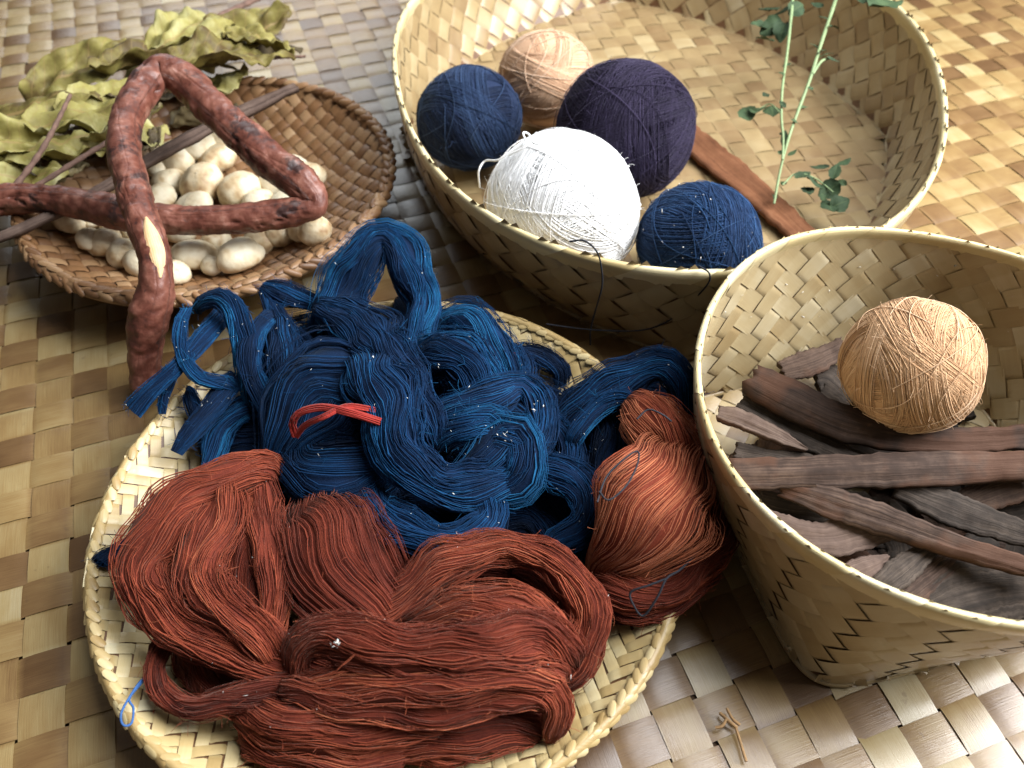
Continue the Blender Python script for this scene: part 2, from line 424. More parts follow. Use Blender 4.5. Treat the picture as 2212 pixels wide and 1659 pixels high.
# ------------------------------------------------------------------ brown tray of nuts
NX, NY, NR, NH = -.252, .565, .150, .046
def ntray_z(x, y):
    r = np.hypot(x-NX, y-NY)/NR
    return .004+NH*np.clip(r, 0, 1.1)**2.6
ntray = empty('nut_tray', (NX, NY, 0), 'small brown round woven tray of pale nuts with stitched rim', 'tray')
plan_weave(ntray, NX, NY, lambda x, y: np.hypot(x-NX, y-NY) < NR-.001, ntray_z, .0105, math.radians(38), M['dtray'], .0011, False, .38, .15, .152, .93, .0005)
rim_nubs(ntray, NX, NY, NR, NH+.004, [(-.003, .0006, -.4, .45), (.0018, -.0015, .8, -.45)], 84, .0135, .0062, .0024, M['dtray'], 'rim_stitch')
V, F = ring(NX, NY, NR-.0005, NH+.0005, .0042, zs=1.2)
obj('rim_core', V, F, M['dtray'], ntray, tint=np.full(len(V), .55), uv=V[:, :2])

def disc_leak_sheet(root, cx, cy, R, zf, material):  # added dark disc below the weave, keeps light from showing through its gaps
    r_, t_ = np.meshgrid(np.linspace(.002, R, 24), np.linspace(0, 2*math.pi, 73), indexing='ij')
    x, y = cx+r_*np.cos(t_), cy+r_*np.sin(t_); V = np.stack([x, y, zf(x, y)-.0006], -1)
    obj('tray_leak_sheet', V, grid_faces(24, 73), material, root, tint=np.full(x.size, .05), uv=np.stack([x, y], -1))
disc_leak_sheet(ntray, NX, NY, NR-.002, ntray_z, M['dtray'])
disc_leak_sheet(tray, TX, TY, TR-.002, tray_z, M['dtray'])
#@@OBJECTS
# ------------------------------------------------------------------ balls of yarn
def hairs(pts, centre, m, seed, L, r0=.00011):
    """short stray fibres standing off a yarn surface"""
    r = np.random.default_rng(seed+7000); p = pts[r.integers(0, len(pts), m)]
    d = norm(p-centre)*.7+r.normal(0, .6, (m, 3)); d = norm(d); b = norm(r.normal(size=(m, 3)))
    t = np.linspace(0, 1, 5)[None, :, None]; ln = (L*r.uniform(.4, 1.3, m))[:, None, None]
    K = p[:, None]+d[:, None]*t*ln+b[:, None]*(t**2)*ln*.6
    return tubes(K, r0, 3, seed=seed)
def ball(name, px, py, r_px, zc, material, label, seed, ry=1.0, groups=16, wraps=24, thread=.00033, tail=None, axis0=None):
    c = P(px, py, zc); R = px2m(r_px, c)
    r = np.random.default_rng(seed); root = empty(name, (c[0], c[1], c[2]-R), label, 'yarn ball', 'balls of wound yarn')
    n = 38; th = np.linspace(0, 2*math.pi, n); C = []; tint = []
    sq = np.array([1.0, ry, .96])
    for g in range(groups):
        ax = norm(r.normal(size=3)) if not (axis0 is not None and g > groups-4) else norm(np.array(axis0)+r.normal(0, .25, 3))
        e1 = norm(np.cross(ax, r.normal(size=3))); e2 = np.cross(ax, e1)
        band = r.uniform(.18, .5); cen = r.uniform(-.45, .45); gt = r.normal(.5, .12)
        rad = R*(.965+.032*g/groups)
        nw = int(wraps*1.5*(.6+band))
        for k in range(nw):
            d = cen+band*(k/(nw-1)-.5)*2*.7+r.normal(0, .012); d = np.clip(d, -.93, .93)
            rr = rad*math.sqrt(1-d*d)*(1+r.normal(0, .003)); wob = .018*R*np.sin(th*r.integers(1, 3)+r.uniform(0, 6.3))
            p = (e1[None]*np.cos(th)[:, None]+e2[None]*np.sin(th)[:, None])*rr+ax*(d*rad+wob[:, None])
            p = norm(p)*rad*(1+.006*np.sin(th*2+g))[:, None]*(1+r.normal(0, .0025))
            C.append(p); tint.append(np.clip(gt+r.normal(0, .11), 0, 1))
    C = np.array(C)*sq
    # sparse wandering outer threads
    for k in range(14):
        ax = norm(r.normal(size=3)); e1 = norm(np.cross(ax, r.normal(size=3))); e2 = np.cross(ax, e1)
        a = np.linspace(0, r.uniform(2, 6), n)
        p = e1[None]*np.cos(a)[:, None]+e2[None]*np.sin(a)[:, None]+ax*(.25*np.sin(a*r.uniform(1, 3)+r.uniform(0, 6)))[:, None]
        p = norm(p)*R*(1.004+.012*np.abs(np.sin(a*3)))[:, None]*sq
        C = np.concatenate([C, p[None]]); tint.append(r.uniform(.5, 1))
    lump = lambda q: (1+.022*noise3(norm(q.reshape(-1, 3)), 1.8, seed+50)+.010*noise3(norm(q.reshape(-1, 3)), 4.5, seed+51)).reshape(q.shape[:-1])[..., None]
    C = C*lump(C)
    V, F = tubes(C, thread, 3, seed=seed); T = np.repeat(np.array(tint), n*3)
    hv, hf = hairs(C.reshape(-1, 3), np.zeros(3), 150, seed, R*.10)
    F = np.vstack([F, hf+len(V)]); V = np.vstack([V, hv]); T = np.r_[T, np.full(len(hv), .8)]
    link('winding', mesh('winding', V+np.array([0, 0, R]), F, material, tint=T), root)
    u = np.linspace(0.02, math.pi-.02, 22); w = np.linspace(0, 2*math.pi, 33)[:-1]; uu, ww = np.meshgrid(u, w, indexing='ij')
    S = np.stack([np.sin(uu)*np.cos(ww), np.sin(uu)*np.sin(ww), np.cos(uu)], -1).reshape(-1, 3)*R*.965*sq
    S = S*lump(S)
    link('core', mesh('core', S+np.array([0, 0, R]), grid_faces(22, 32, True), material, tint=np.full(len(S), .42)), root)
    return root, c, R
ball('yarn_ball', 1015, 258, 112, .052, M['navy'], 'dark navy yarn ball against the pale left wall of the oval basket', 11, groups=15, wraps=26)
ball('yarn_ball', 1180, 168, 102, .050, M['peach'], 'peach coloured yarn ball behind the navy and plum balls', 12, groups=12, wraps=34, axis0=(.2, .5, .9))
ball('yarn_ball', 1348, 283, 150, .064, M['plum'], 'large dark plum yarn ball resting by the wooden slat', 13, groups=17, wraps=28, axis0=(.8, -.5, .4))
ball('yarn_ball', 1215, 448, 168, .066, M['white'], 'large bright white yarn ball at the front rim of the oval basket', 14, groups=18, wraps=30)
ball('yarn_ball', 1508, 525, 132, .052, M['navy2'], 'lint-specked indigo yarn ball beside the white ball', 15, groups=16, wraps=26, axis0=(.95, .2, .1))
ball('yarn_ball', 1970, 790, 147, .085, M['tan'], 'tan yarn ball lying on bark strips in the round basket', 16, groups=17, wraps=32, axis0=(.8, -.3, .5))

# ------------------------------------------------------------------ skeins
LINT_PTS = []
def bundle(root, pts, material, seed, n=70, flat_=.62, thread=.00032, wave=1.0, twist=.6, tuck=(1, 1), taper=(.4, .4), fuzz=11, tmean=.5, ns=52, name='yarn_bundle', lock=.14, crimp=.0002):
    """pts: (px, py, z, width_px) along the hank; strands wrap an oval section"""
    r = np.random.default_rng(seed); w = []; q = []
    for x, y, z, wd in pts:
        p = P(x, y, z); q.append(p); w.append(px2m(wd, p)*.5)
    q = np.array(q); w = np.array(w)
    if material is M['rust']: thread = .00028
    if fuzz: n = int(np.clip(2*math.pi*w.max()*.82/(thread*2.45), 24, 270 if tmean > .33 else 90))
    if tuck[0]:
        d = norm(q[0]-q[1]); q = np.vstack([q[0]+d*w[0]*.7+np.array([0, 0, -w[0]*1.1]), q]); w = np.r_[w[0]*taper[0], w]
    if tuck[1]:
        d = norm(q[-1]-q[-2]); q = np.vstack([q, q[-1]+d*w[-1]*.7+np.array([0, 0, -w[-1]*1.1])]); w = np.r_[w, w[-1]*taper[1]]
    q[:, 2] = np.maximum(q[:, 2], .006)
    L = np.linalg.norm(np.diff(q, axis=0), axis=1).sum()
    ns = int(np.clip(L/.0050, 18, 64))
    sp = spline(np.c_[q, w], ns); C, W = sp[:, :3], np.maximum(sp[:, 3], .0012)
    if fuzz: W = W*(1+.10*noise3(C, 70, seed+900)); C = C+.10*W[:, None]*np.stack([noise3(C, 60, seed+901), noise3(C, 60, seed+902), .6*noise3(C, 60, seed+903)], 1)
    T = norm(np.gradient(C, axis=0)); up = np.array([0, -.35, .94])
    N = norm(up-(T@up)[:, None]*T)
    for _ in range(3): N[1:-1] = norm(N[:-2]+2*N[1:-1]+N[2:])
    B = norm(np.cross(N, T)); N = np.cross(T, B)
    t = np.linspace(0, 1, ns)
    S = n+fuzz
    phi = (np.arange(S)+r.uniform(-.5, .5, S))/n*2*math.pi
    rad = np.where(r.random(S) < .75, r.uniform(.93, 1.03, S), r.uniform(.8, .93, S)); rad[n:] = r.uniform(1.04, 1.28, fuzz)
    nl = 7; li = np.floor(phi/(2*math.pi)*nl).astype(int) % nl
    lph = r.uniform(0, 6.28, nl); lf = r.uniform(.8, 2.2, nl)*L/.06; la = r.uniform(.4, 1, nl)*lock*wave
    sph = r.uniform(0, 6.28, S); sf = r.uniform(2, 5, S)*L/.05
    ph = phi[:, None]+twist*(t[None]-.5)*2+.10*np.sin(2*math.pi*t[None]*1.5*L/.06+lph[li][:, None])
    fk = (1.25 if material is not M['blue'] else .9)*min(wave, 1)
    fold = 1+.11*fk*np.sin(3*ph+lph[0]+4*t[None])+.08*fk*np.sin(5*ph+lph[1]-7*t[None])+.04*fk*np.sin(9*ph+lph[2]+5*t[None])
    ra = rad[:, None]*fold+la[li][:, None]*np.sin(2*math.pi*lf[li][:, None]*t[None]+lph[li][:, None])
    cx = np.cos(ph)*ra*W[None]; cy = np.sin(ph)*ra*W[None]*flat_
    cx = cx+crimp*wave*np.sin(2*math.pi*sf[:, None]*t[None]+sph[:, None]); cy = cy+crimp*.8*wave*np.sin(2*math.pi*sf[:, None]*.8*t[None]+sph[:, None]*2)
    vis = np.sin(phi) > -.80      # nothing hangs on the underside that rests on the heap
    cx, cy, ph, phi, li, S = cx[vis], cy[vis], ph[vis], phi[vis], li[vis], int(vis.sum())
    K = C[None]+cx[..., None]*B[None]+cy[..., None]*N[None]
    K[..., 2] = np.maximum(K[..., 2], .0050)
    thr = np.where(rad[vis] > 1.035, thread*.55, thread*r.uniform(.75, 1.15, S))[:, None]*np.ones(ns)[None]
    V, F = tubes(K, thr, 3, seed=seed)
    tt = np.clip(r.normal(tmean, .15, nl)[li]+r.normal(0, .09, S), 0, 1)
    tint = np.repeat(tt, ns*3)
    a = np.linspace(0, 2*math.pi, 15)[:-1]
    fo = 1+.11*fk*np.sin(3*a[None]+lph[0]+4*t[:, None])+.08*fk*np.sin(5*a[None]+lph[1]-7*t[:, None])
    core = C[:, None]+(.86*W[:, None]*np.cos(a)[None]*fo)[..., None]*B[:, None]+(.86*flat_*W[:, None]*np.sin(a)[None]*fo)[..., None]*N[:, None]
    core[..., 2] = np.maximum(core[..., 2], .0045)
    if fuzz:
        hv, hf = hairs(K[:, ::3].reshape(-1, 3), C.mean(0), 70, seed, .0055)
        F = np.vstack([F, hf+len(V)]); V = np.vstack([V, hv]); tint = np.r_[tint, np.full(len(hv), min(1, tmean+.25))]
    Ls = np.linspace(0, L, ns)
    uvc = np.stack([np.repeat(Ls[:, None], 14, 1), np.repeat((a*W.mean())[None], ns, 0)], -1).reshape(-1, 2)
    uv = np.vstack([np.zeros((len(V), 2)), uvc])
    V2 = core.reshape(-1, 3); F2 = grid_faces(ns, 14, True)+len(V)
    V = np.vstack([V, V2]); F = np.vstack([F, F2]); tint = np.r_[tint, np.full(len(V2), tmean*.5)]
    top = K[(np.sin(ph).mean(1) > .2)]
    if len(top): LINT_PTS.append((top.reshape(-1, 3), material.name))
    return obj(name, V, F, material, root, tint=tint, uv=uv)
def skein(name, px, py, label, cat='yarn skein', group='skeins heaped on the flat tray'):
    p = P(px, py, .006); return empty(name, (p[0], p[1], .005), label, cat, group)

Bl, Ru = M['blue'], M['rust']
# indigo: rear upright loop and the long diagonal hank that falls from it
s = skein('yarn_skein', 830, 700, 'indigo skein standing in a tall upright loop above the heap')
bundle(s, [(720, 700, .050, 110), (745, 640, .060, 125), (775, 585, .072, 105), (802, 535, .082, 88), (832, 515, .086, 72), (868, 545, .080, 84), (900, 605, .070, 84), (918, 650, .062, 66), (905, 715, .054, 76), (900, 770, .050, 84)], Bl, 21, 84, .5, tmean=.62, lock=.13)
bundle(s, [(690, 668, .062, 50), (750, 700, .070, 105), (820, 750, .074, 122), (880, 815, .076, 105), (905, 880, .074, 80), (930, 930, .068, 70)], Bl, 22, 92, .5, tmean=.66, lock=.14, crimp=.0003)
bundle(s, [(868, 660, .045, 60), (885, 700, .048, 55), (870, 750, .05, 60), (890, 800, .052, 70)], Bl, 23, 40, .6, tmean=.5)
s = skein('yarn_skein', 880, 950, 'indigo skein of loose wavy strands falling down the middle of the heap')
bundle(s, [(800, 790, .070, 110), (825, 850, .080, 125), (850, 920, .080, 120), (880, 990, .072, 105), (940, 1040, .064, 90), (1020, 1045, .060, 90), (1090, 1015, .058, 80)], Bl, 24, 96, .5, tmean=.6, lock=.16, crimp=.0003)
bundle(s, [(1000, 1060, .046, 70), (1060, 1000, .060, 95), (1110, 955, .066, 95), (1135, 1000, .064, 80), (1120, 1050, .054, 80), (1050, 1075, .045, 80)], Bl, 25, 74, .6, tmean=.55, lock=.15, crimp=.0003)
# body bound with the red tie
s = skein('yarn_skein', 720, 940, 'fat indigo skein bound round its middle with a red tie')
bundle(s, [(610, 1030, .034, 90), (650, 950, .045, 190), (715, 880, .050, 250), (780, 850, .050, 230), (840, 850, .040, 130)], Bl, 26, 120, .62, twist=.3, tmean=.42, wave=.5)
bundle(s, [(625, 960, .036, 70), (670, 1010, .046, 150), (730, 1030, .050, 170), (800, 1015, .046, 140), (850, 985, .036, 80)], Bl, 27, 100, .7, twist=.3, tmean=.5, wave=.5)
bundle(s, [(600, 830, .035, 60), (650, 800, .045, 90), (720, 790, .050, 100), (790, 810, .050, 90)], Bl, 28, 60, .6, tmean=.4)
for k, (pts, w) in enumerate([([(640, 942, .068), (632, 915, .076), (650, 890, .083), (700, 880, .088), (760, 893, .090), (822, 912, .086)], 15),
                              ([(640, 942, .068), (660, 918, .078), (700, 900, .088), (750, 878, .089), (812, 886, .086)], 12),
                              ([(640, 792, .062), (660, 778, .066), (690, 772, .068)], 7)]):
    bundle(s, [(x, y, z, w) for x, y, z in pts], M['redtie'], 300+k, 16, .45, .0005, .3, .3, (0, 0), fuzz=0, tmean=.6, name='tie', crimp=.0001)
# right side of the heap
s = skein('yarn_skein', 1020, 800, 'indigo skein with teal sheen under the upright loop')
bundle(s, [(935, 740, .040, 60), (965, 705, .050, 85), (1015, 705, .055, 95), (1060, 750, .054, 95), (1085, 810, .046, 80)], Bl, 31, 76, .6, tmean=.85, crimp=.00026)
bundle(s, [(900, 790, .046, 80), (960, 770, .060, 95), (1020, 790, .064, 100), (1055, 840, .058, 85), (1040, 880, .05, 70)], Bl, 32, 76, .55, tmean=.58)
bundle(s, [(1080, 745, .035, 40), (1110, 770, .040, 50), (1130, 810, .042, 55), (1110, 850, .042, 55)], Bl, 33, 40, .6, tmean=.5)
bundle(s, [(1100, 775, .036, 45), (1160, 770, .036, 48), (1205, 795, .032, 42), (1214, 830, .022, 36)], Bl, 34, 40, .6, tmean=.42)
for k, (x, y) in enumerate([(1092, 775), (1104, 772)]):
    bundle(s, [(x, y-14, .052, 9), (x+6, y, .055, 9), (x+5, y+16, .052, 9)], M['redtie'], 320+k, 10, .5, .0005, .2, .2, (0, 0), fuzz=0, name='tie', crimp=.0001)
s = skein('yarn_skein', 1090, 920, 'indigo skein coiled in curls dusted with white lint')
bundle(s, [(950, 905, .058, 60), (1000, 885, .066, 70), (1060, 865, .070, 72), (1120, 838, .068, 66), (1160, 870, .066, 56), (1168, 925, .064, 60), (1125, 965, .066, 66), (1070, 955, .066, 70)], Bl, 35, 64, .6, tmean=.6, lock=.16, crimp=.0003)
bundle(s, [(960, 950, .060, 70), (1010, 925, .070, 75), (1060, 905, .072, 70), (1090, 935, .066, 60)], Bl, 36, 56, .6, tmean=.62, crimp=.00026)
bundle(s, [(1160, 900, .05, 50), (1205, 930, .052, 55), (1235, 985, .050, 60), (1215, 1040, .048, 55)], Bl, 37, 50, .6, tmean=.5, crimp=.0003)
s = skein('yarn_skein', 930, 1150, 'indigo skein swooping along the edge of the rust yarn')
bundle(s, [(770, 1045, .044, 70), (805, 1100, .050, 88), (865, 1145, .052, 92), (940, 1172, .054, 82), (1010, 1165, .054, 86), (1060, 1125, .056, 78), (1050, 1080, .050, 60)], Bl, 38, 84, .6, tmean=.6, lock=.16, crimp=.00026)
bundle(s, [(1110, 1050, .050, 60), (1170, 1020, .054, 70), (1230, 1040, .054, 72), (1268, 1090, .052, 62), (1255, 1140, .048, 50), (1205, 1165, .044, 56), (1190, 1200, .040, 60)], Bl, 39, 64, .6, tmean=.55, lock=.16, crimp=.0003)
bundle(s, [(1265, 1080, .04, 60), (1290, 1140, .038, 60), (1280, 1200, .034, 60)], Bl, 40, 40, .6, tmean=.4)
s = skein('yarn_skein', 1400, 840, 'dark indigo skein arching over the back of the round rust hank')
bundle(s, [(1225, 950, .036, 80), (1270, 890, .050, 90), (1330, 835, .062, 82), (1400, 795, .070, 66), (1445, 795, .072, 66), (1475, 840, .062, 66), (1492, 910, .046, 58), (1500, 970, .036, 50)], Bl, 41, 74, .6, tmean=.5)
bundle(s, [(1245, 945, .058, 36), (1295, 880, .066, 40), (1345, 855, .070, 36), (1380, 880, .066, 26)], Bl, 42, 30, .5, tmean=.66)
bundle(s, [(1230, 870, .03, 70), (1260, 940, .03, 90), (1265, 1020, .03, 90), (1280, 1090, .03, 80)], Bl, 43, 60, .6, tmean=.35)
# left frayed ends
s = skein('yarn_skein', 480, 800, 'indigo skein with cut frayed ends spilling over the tray rim')
kw = dict(fuzz=8, lock=.1)
bundle(s, [(296, 888, .050, 46), (330, 845, .058, 42), (388, 786, .066, 38), (449, 719, .066, 40), (490, 670, .056, 44)], Bl, 51, 46, .35, tmean=.6, tuck=(0, 1), **kw)
bundle(s, [(352, 895, .044, 14), (356, 860, .050, 20), (372, 815, .054, 24), (400, 780, .056, 24)], Bl, 52, 22, .4, tmean=.6, tuck=(0, 1), **kw)
bundle(s, [(404, 668, .070, 20), (390, 705, .072, 28), (396, 765, .070, 30), (430, 815, .064, 28), (500, 832, .054, 30)], Bl, 53, 34, .35, tmean=.72, tuck=(0, 1), **kw)
bundle(s, [(430, 660, .066, 34), (470, 642, .076, 46), (505, 668, .076, 56), (524, 720, .068, 60), (540, 790, .054, 64), (560, 860, .045, 64)], Bl, 54, 58, .45, tmean=.6, **kw)
bundle(s, [(565, 622, .060, 24), (600, 636, .060, 46), (645, 645, .056, 42), (700, 662, .050, 40)], Bl, 55, 44, .5, tmean=.52, tuck=(0, 1), **kw)
bundle(s, [(568, 628, .060, 22), (588, 668, .058, 34), (615, 705, .054, 44), (650, 740, .05, 50)], Bl, 56, 36, .5, tmean=.45, tuck=(0, 1), **kw)
bundle(s, [(580, 682, .060, 32), (545, 735, .066, 40), (542, 797, .064, 40), (565, 850, .056, 46), (600, 925, .046, 50)], Bl, 57, 44, .45, tmean=.45, **kw)
bundle(s, [(600, 700, .054, 50), (616, 770, .060, 60), (618, 850, .052, 60), (610, 940, .04, 60)], Bl, 58, 48, .5, tmean=.42, **kw)
bundle(s, [(500, 822, .052, 56), (450, 885, .050, 52), (408, 940, .046, 40), (382, 980, .042, 24)], Bl, 59, 44, .4, tmean=.45, tuck=(1, 0), **kw)
bundle(s, [(530, 880, .042, 60), (480, 930, .038, 64), (455, 1010, .034, 60)], Bl, 60, 46, .5, tmean=.45, tuck=(1, 0), **kw)
bundle(s, [(408, 846, .046, 26), (430, 892, .042, 34), (470, 930, .036, 36)], Bl, 61, 26, .5, tmean=.35, **kw)
bundle(s, [(216, 1218, .040, 30), (240, 1202, .036, 36), (290, 1170, .026, 30)], Bl, 62, 22, .5, tmean=.25, tuck=(0, 1), **kw)
# dark underlayers of the heap
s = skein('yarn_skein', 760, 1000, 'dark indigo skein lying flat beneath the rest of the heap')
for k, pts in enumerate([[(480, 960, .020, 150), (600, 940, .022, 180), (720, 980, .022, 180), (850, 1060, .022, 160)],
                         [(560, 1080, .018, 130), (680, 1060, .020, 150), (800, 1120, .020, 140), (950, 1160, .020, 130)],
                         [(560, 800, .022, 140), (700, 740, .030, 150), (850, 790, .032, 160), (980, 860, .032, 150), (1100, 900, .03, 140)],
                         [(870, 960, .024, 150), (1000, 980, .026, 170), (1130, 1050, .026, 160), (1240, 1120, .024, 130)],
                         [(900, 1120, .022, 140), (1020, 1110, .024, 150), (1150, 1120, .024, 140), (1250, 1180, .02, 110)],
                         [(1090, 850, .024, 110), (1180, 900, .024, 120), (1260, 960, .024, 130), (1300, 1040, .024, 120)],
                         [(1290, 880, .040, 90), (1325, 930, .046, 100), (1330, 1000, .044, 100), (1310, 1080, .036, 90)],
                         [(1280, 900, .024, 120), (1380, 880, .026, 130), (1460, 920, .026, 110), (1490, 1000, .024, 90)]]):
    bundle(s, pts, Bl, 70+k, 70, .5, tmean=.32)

# rust skeins
s = skein('yarn_skein', 430, 1230, 'rust skein twisted into a fat loop beside the pale tray wall')
bundle(s, [(565, 1015, .056, 90), (500, 1035, .062, 110), (425, 1075, .062, 130), (360, 1137, .060, 130), (320, 1205, .056, 122), (325, 1275, .054, 120), (380, 1335, .054, 115), (460, 1385, .054, 110), (560, 1425, .050, 90), (620, 1445, .044, 70)], Ru, 81, 130, .6, tmean=.5, lock=.13, crimp=.0003)
bundle(s, [(545, 1030, .050, 70), (565, 1110, .054, 80), (580, 1180, .058, 72), (588, 1270, .056, 62), (582, 1345, .050, 60), (590, 1400, .044, 50)], Ru, 82, 66, .65, tmean=.45, lock=.14, crimp=.0003)
bundle(s, [(470, 1060, .058, 90), (470, 1130, .062, 110), (440, 1195, .062, 100), (440, 1265, .060, 90), (505, 1335, .062, 90), (575, 1395, .056, 80)], Ru, 83, 80, .6, tmean=.55, lock=.15, crimp=.0003)
bundle(s, [(520, 1080, .05, 90), (525, 1180, .05, 110), (530, 1280, .048, 90), (540, 1350, .046, 80)], Ru, 84, 70, .6, tmean=.38, lock=.13)
s = skein('yarn_skein', 740, 1220, 'dark rust skein bulging smoothly behind the front rust hank')
bundle(s, [(655, 1095, .026, 70), (668, 1120, .042, 150), (690, 1160, .048, 215), (735, 1220, .052, 260), (790, 1290, .046, 220), (830, 1350, .034, 130)], Ru, 85, 150, .68, twist=.25, tmean=.36, wave=.45, lock=.12)
bundle(s, [(800, 1130, .03, 80), (860, 1200, .034, 100), (880, 1270, .034, 90)], Ru, 86, 60, .6, tmean=.3)
s = skein('yarn_skein', 1080, 1250, 'rust skein arching over and round the right of the front hank')
bundle(s, [(800, 1345, .040, 70), (870, 1298, .050, 80), (940, 1230, .060, 84), (1020, 1200, .064, 82), (1107, 1188, .066, 78), (1185, 1212, .066, 80), (1245, 1265, .062, 86), (1278, 1330, .056, 88), (1258, 1405, .046, 84), (1215, 1470, .034, 70)], Ru, 87, 96, .6, tmean=.5, lock=.15, crimp=.0003)
bundle(s, [(1130, 1220, .05, 70), (1200, 1260, .052, 70), (1235, 1330, .048, 66), (1225, 1400, .042, 60)], Ru, 88, 56, .6, tmean=.35)
s = skein('yarn_skein', 950, 1430, 'large rust skein with fanned strands heaped at the tray front')
bundle(s, [(900, 1360, .050, 60), (970, 1335, .062, 76), (1060, 1325, .068, 84), (1140, 1335, .068, 90), (1190, 1372, .060, 90), (1200, 1425, .050, 76)], Ru, 89, 104, .6, tmean=.62, lock=.14, crimp=.0003)
bundle(s, [(640, 1450, .050, 60), (655, 1400, .062, 76), (720, 1372, .070, 90), (810, 1390, .074, 100), (930, 1405, .076, 110), (1060, 1395, .078, 125), (1160, 1385, .074, 130), (1215, 1410, .062, 100)], Ru, 90, 120, .55, tmean=.52, lock=.16, crimp=.0003)
bundle(s, [(610, 1500, .046, 60), (720, 1490, .058, 80), (850, 1478, .066, 90), (980, 1470, .070, 100), (1100, 1455, .070, 100), (1195, 1455, .060, 80)], Ru, 91, 100, .55, tmean=.5, lock=.16, crimp=.0003)
bundle(s, [(620, 1490, .050, 60), (720, 1515, .056, 80), (840, 1530, .058, 84), (960, 1528, .058, 84), (1070, 1500, .060, 80), (1160, 1488, .060, 76), (1205, 1525, .052, 70), (1192, 1580, .040, 50)], Ru, 92, 84, .6, tmean=.55, lock=.16, crimp=.00026)
bundle(s, [(520, 1530, .034, 70), (600, 1565, .044, 100), (720, 1580, .048, 110), (850, 1560, .048, 100), (970, 1540, .044, 80)], Ru, 93, 90, .6, tmean=.42, lock=.14, crimp=.0003)
bundle(s, [(540, 1600, .030, 70), (640, 1630, .036, 100), (760, 1640, .036, 100), (860, 1610, .034, 80)], Ru, 94, 76, .6, tmean=.42, lock=.14)
bundle(s, [(840, 1610, .030, 80), (960, 1600, .036, 100), (1070, 1570, .038, 90), (1160, 1570, .034, 70)], Ru, 95, 76, .6, tmean=.4, lock=.15)
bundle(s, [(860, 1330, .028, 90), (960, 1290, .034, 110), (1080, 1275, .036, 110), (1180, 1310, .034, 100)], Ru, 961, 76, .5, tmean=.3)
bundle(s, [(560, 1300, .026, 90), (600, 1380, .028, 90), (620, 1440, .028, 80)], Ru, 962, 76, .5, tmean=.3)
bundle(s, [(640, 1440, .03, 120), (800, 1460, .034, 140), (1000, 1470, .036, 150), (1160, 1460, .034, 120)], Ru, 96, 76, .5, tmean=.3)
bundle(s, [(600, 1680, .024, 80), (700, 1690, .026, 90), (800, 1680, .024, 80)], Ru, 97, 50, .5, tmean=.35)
s = skein('yarn_skein', 430, 1480, 'thin dark rust skein looped out towards the pale tray weave')
bundle(s, [(640, 1470, .046, 50), (560, 1490, .048, 60), (480, 1515, .046, 56), (410, 1530, .042, 48), (355, 1505, .040, 42), (335, 1450, .040, 40), (355, 1390, .040, 46)], Ru, 98, 56, .7, tmean=.32, twist=1.2, lock=.12)
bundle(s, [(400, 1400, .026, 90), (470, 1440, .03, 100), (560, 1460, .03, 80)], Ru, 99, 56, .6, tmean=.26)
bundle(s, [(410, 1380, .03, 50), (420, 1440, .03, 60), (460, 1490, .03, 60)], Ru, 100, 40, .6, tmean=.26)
s = skein('yarn_skein', 1410, 1060, 'bright rust hank standing against the round basket wall')
bundle(s, [(1375, 880, .066, 86), (1410, 905, .074, 112), (1440, 950, .074, 130), (1455, 1000, .064, 120)], Ru, 101, 84, .7, tmean=.85, wave=.6, twist=.4, crimp=.0003)
bundle(s, [(1480, 930, .050, 100), (1455, 985, .066, 180), (1420, 1050, .076, 225), (1382, 1115, .072, 222), (1345, 1175, .060, 170), (1315, 1215, .046, 110)], Ru, 102, 170, .70, tmean=.88, wave=.6, twist=.35, lock=.10, crimp=.0003)
bundle(s, [(1300, 1240, .040, 90), (1370, 1275, .046, 110), (1450, 1260, .046, 110), (1520, 1200, .044, 96), (1555, 1130, .040, 80), (1560, 1060, .036, 60)], Ru, 103, 100, .55, tmean=.5, lock=.14, crimp=.0003)
bundle(s, [(1310, 1300, .036, 60), (1390, 1320, .038, 64), (1470, 1290, .038, 60), (1540, 1225, .036, 56)], Ru, 104, 56, .55, tmean=.42, lock=.14)
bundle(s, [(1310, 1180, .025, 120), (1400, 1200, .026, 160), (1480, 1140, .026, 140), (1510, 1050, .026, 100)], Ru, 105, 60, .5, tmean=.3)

# ------------------------------------------------------------------ loose threads
def thread(name, pts, material, r, label, cat='thread', n=90, group=None):
    C = spline([P(x, y, z) for x, y, z in pts], n)[None]
    V, F = tubes(C, r, 6, seed=3)
    return thing(name, V, F, material, label, cat, group)
thread('thread', [(1230, 522, .124), (1262, 520, .126), (1290, 545, .112), (1300, 585, .096), (1300, 620, .078), (1288, 665, .05), (1276, 710, .028), (1275, 745, .012)], M['thread'], .0006, 'dark thread hanging from the white ball down the basket wall')
thread('thread', [(1510, 575, .097), (1532, 590, .096), (1528, 615, .085), (1490, 655, .06), (1440, 695, .042), (1380, 714, .032), (1275, 712, .030), (1180, 700, .036)], M['thread'], .0006, 'dark thread trailing from the indigo ball over the basket rim')
thread('thread', [(345, 1452, .034), (310, 1466, .040), (285, 1498, .044), (262, 1540, .0455), (266, 1566, .0455), (284, 1562, .044), (288, 1530, .042), (280, 1508, .043), (312, 1468, .040)], M['bluethread'], .0006, 'loose blue thread loop on the pale tray weave')
thread('thread', [(1036, 405, .085), (1034, 370, .10), (1048, 348, .105), (1075, 346, .11), (1098, 330, .115), (1130, 312, .12)], M['white'], .0008, 'white yarn end looping off the white ball')
thread('thread', [(1098, 335, .115), (1135, 315, .122), (1130, 288, .125), (1142, 290, .124), (1155, 310, .124), (1190, 305, .125)], M['white'], .0008, 'short white yarn tuft on top of the white ball')
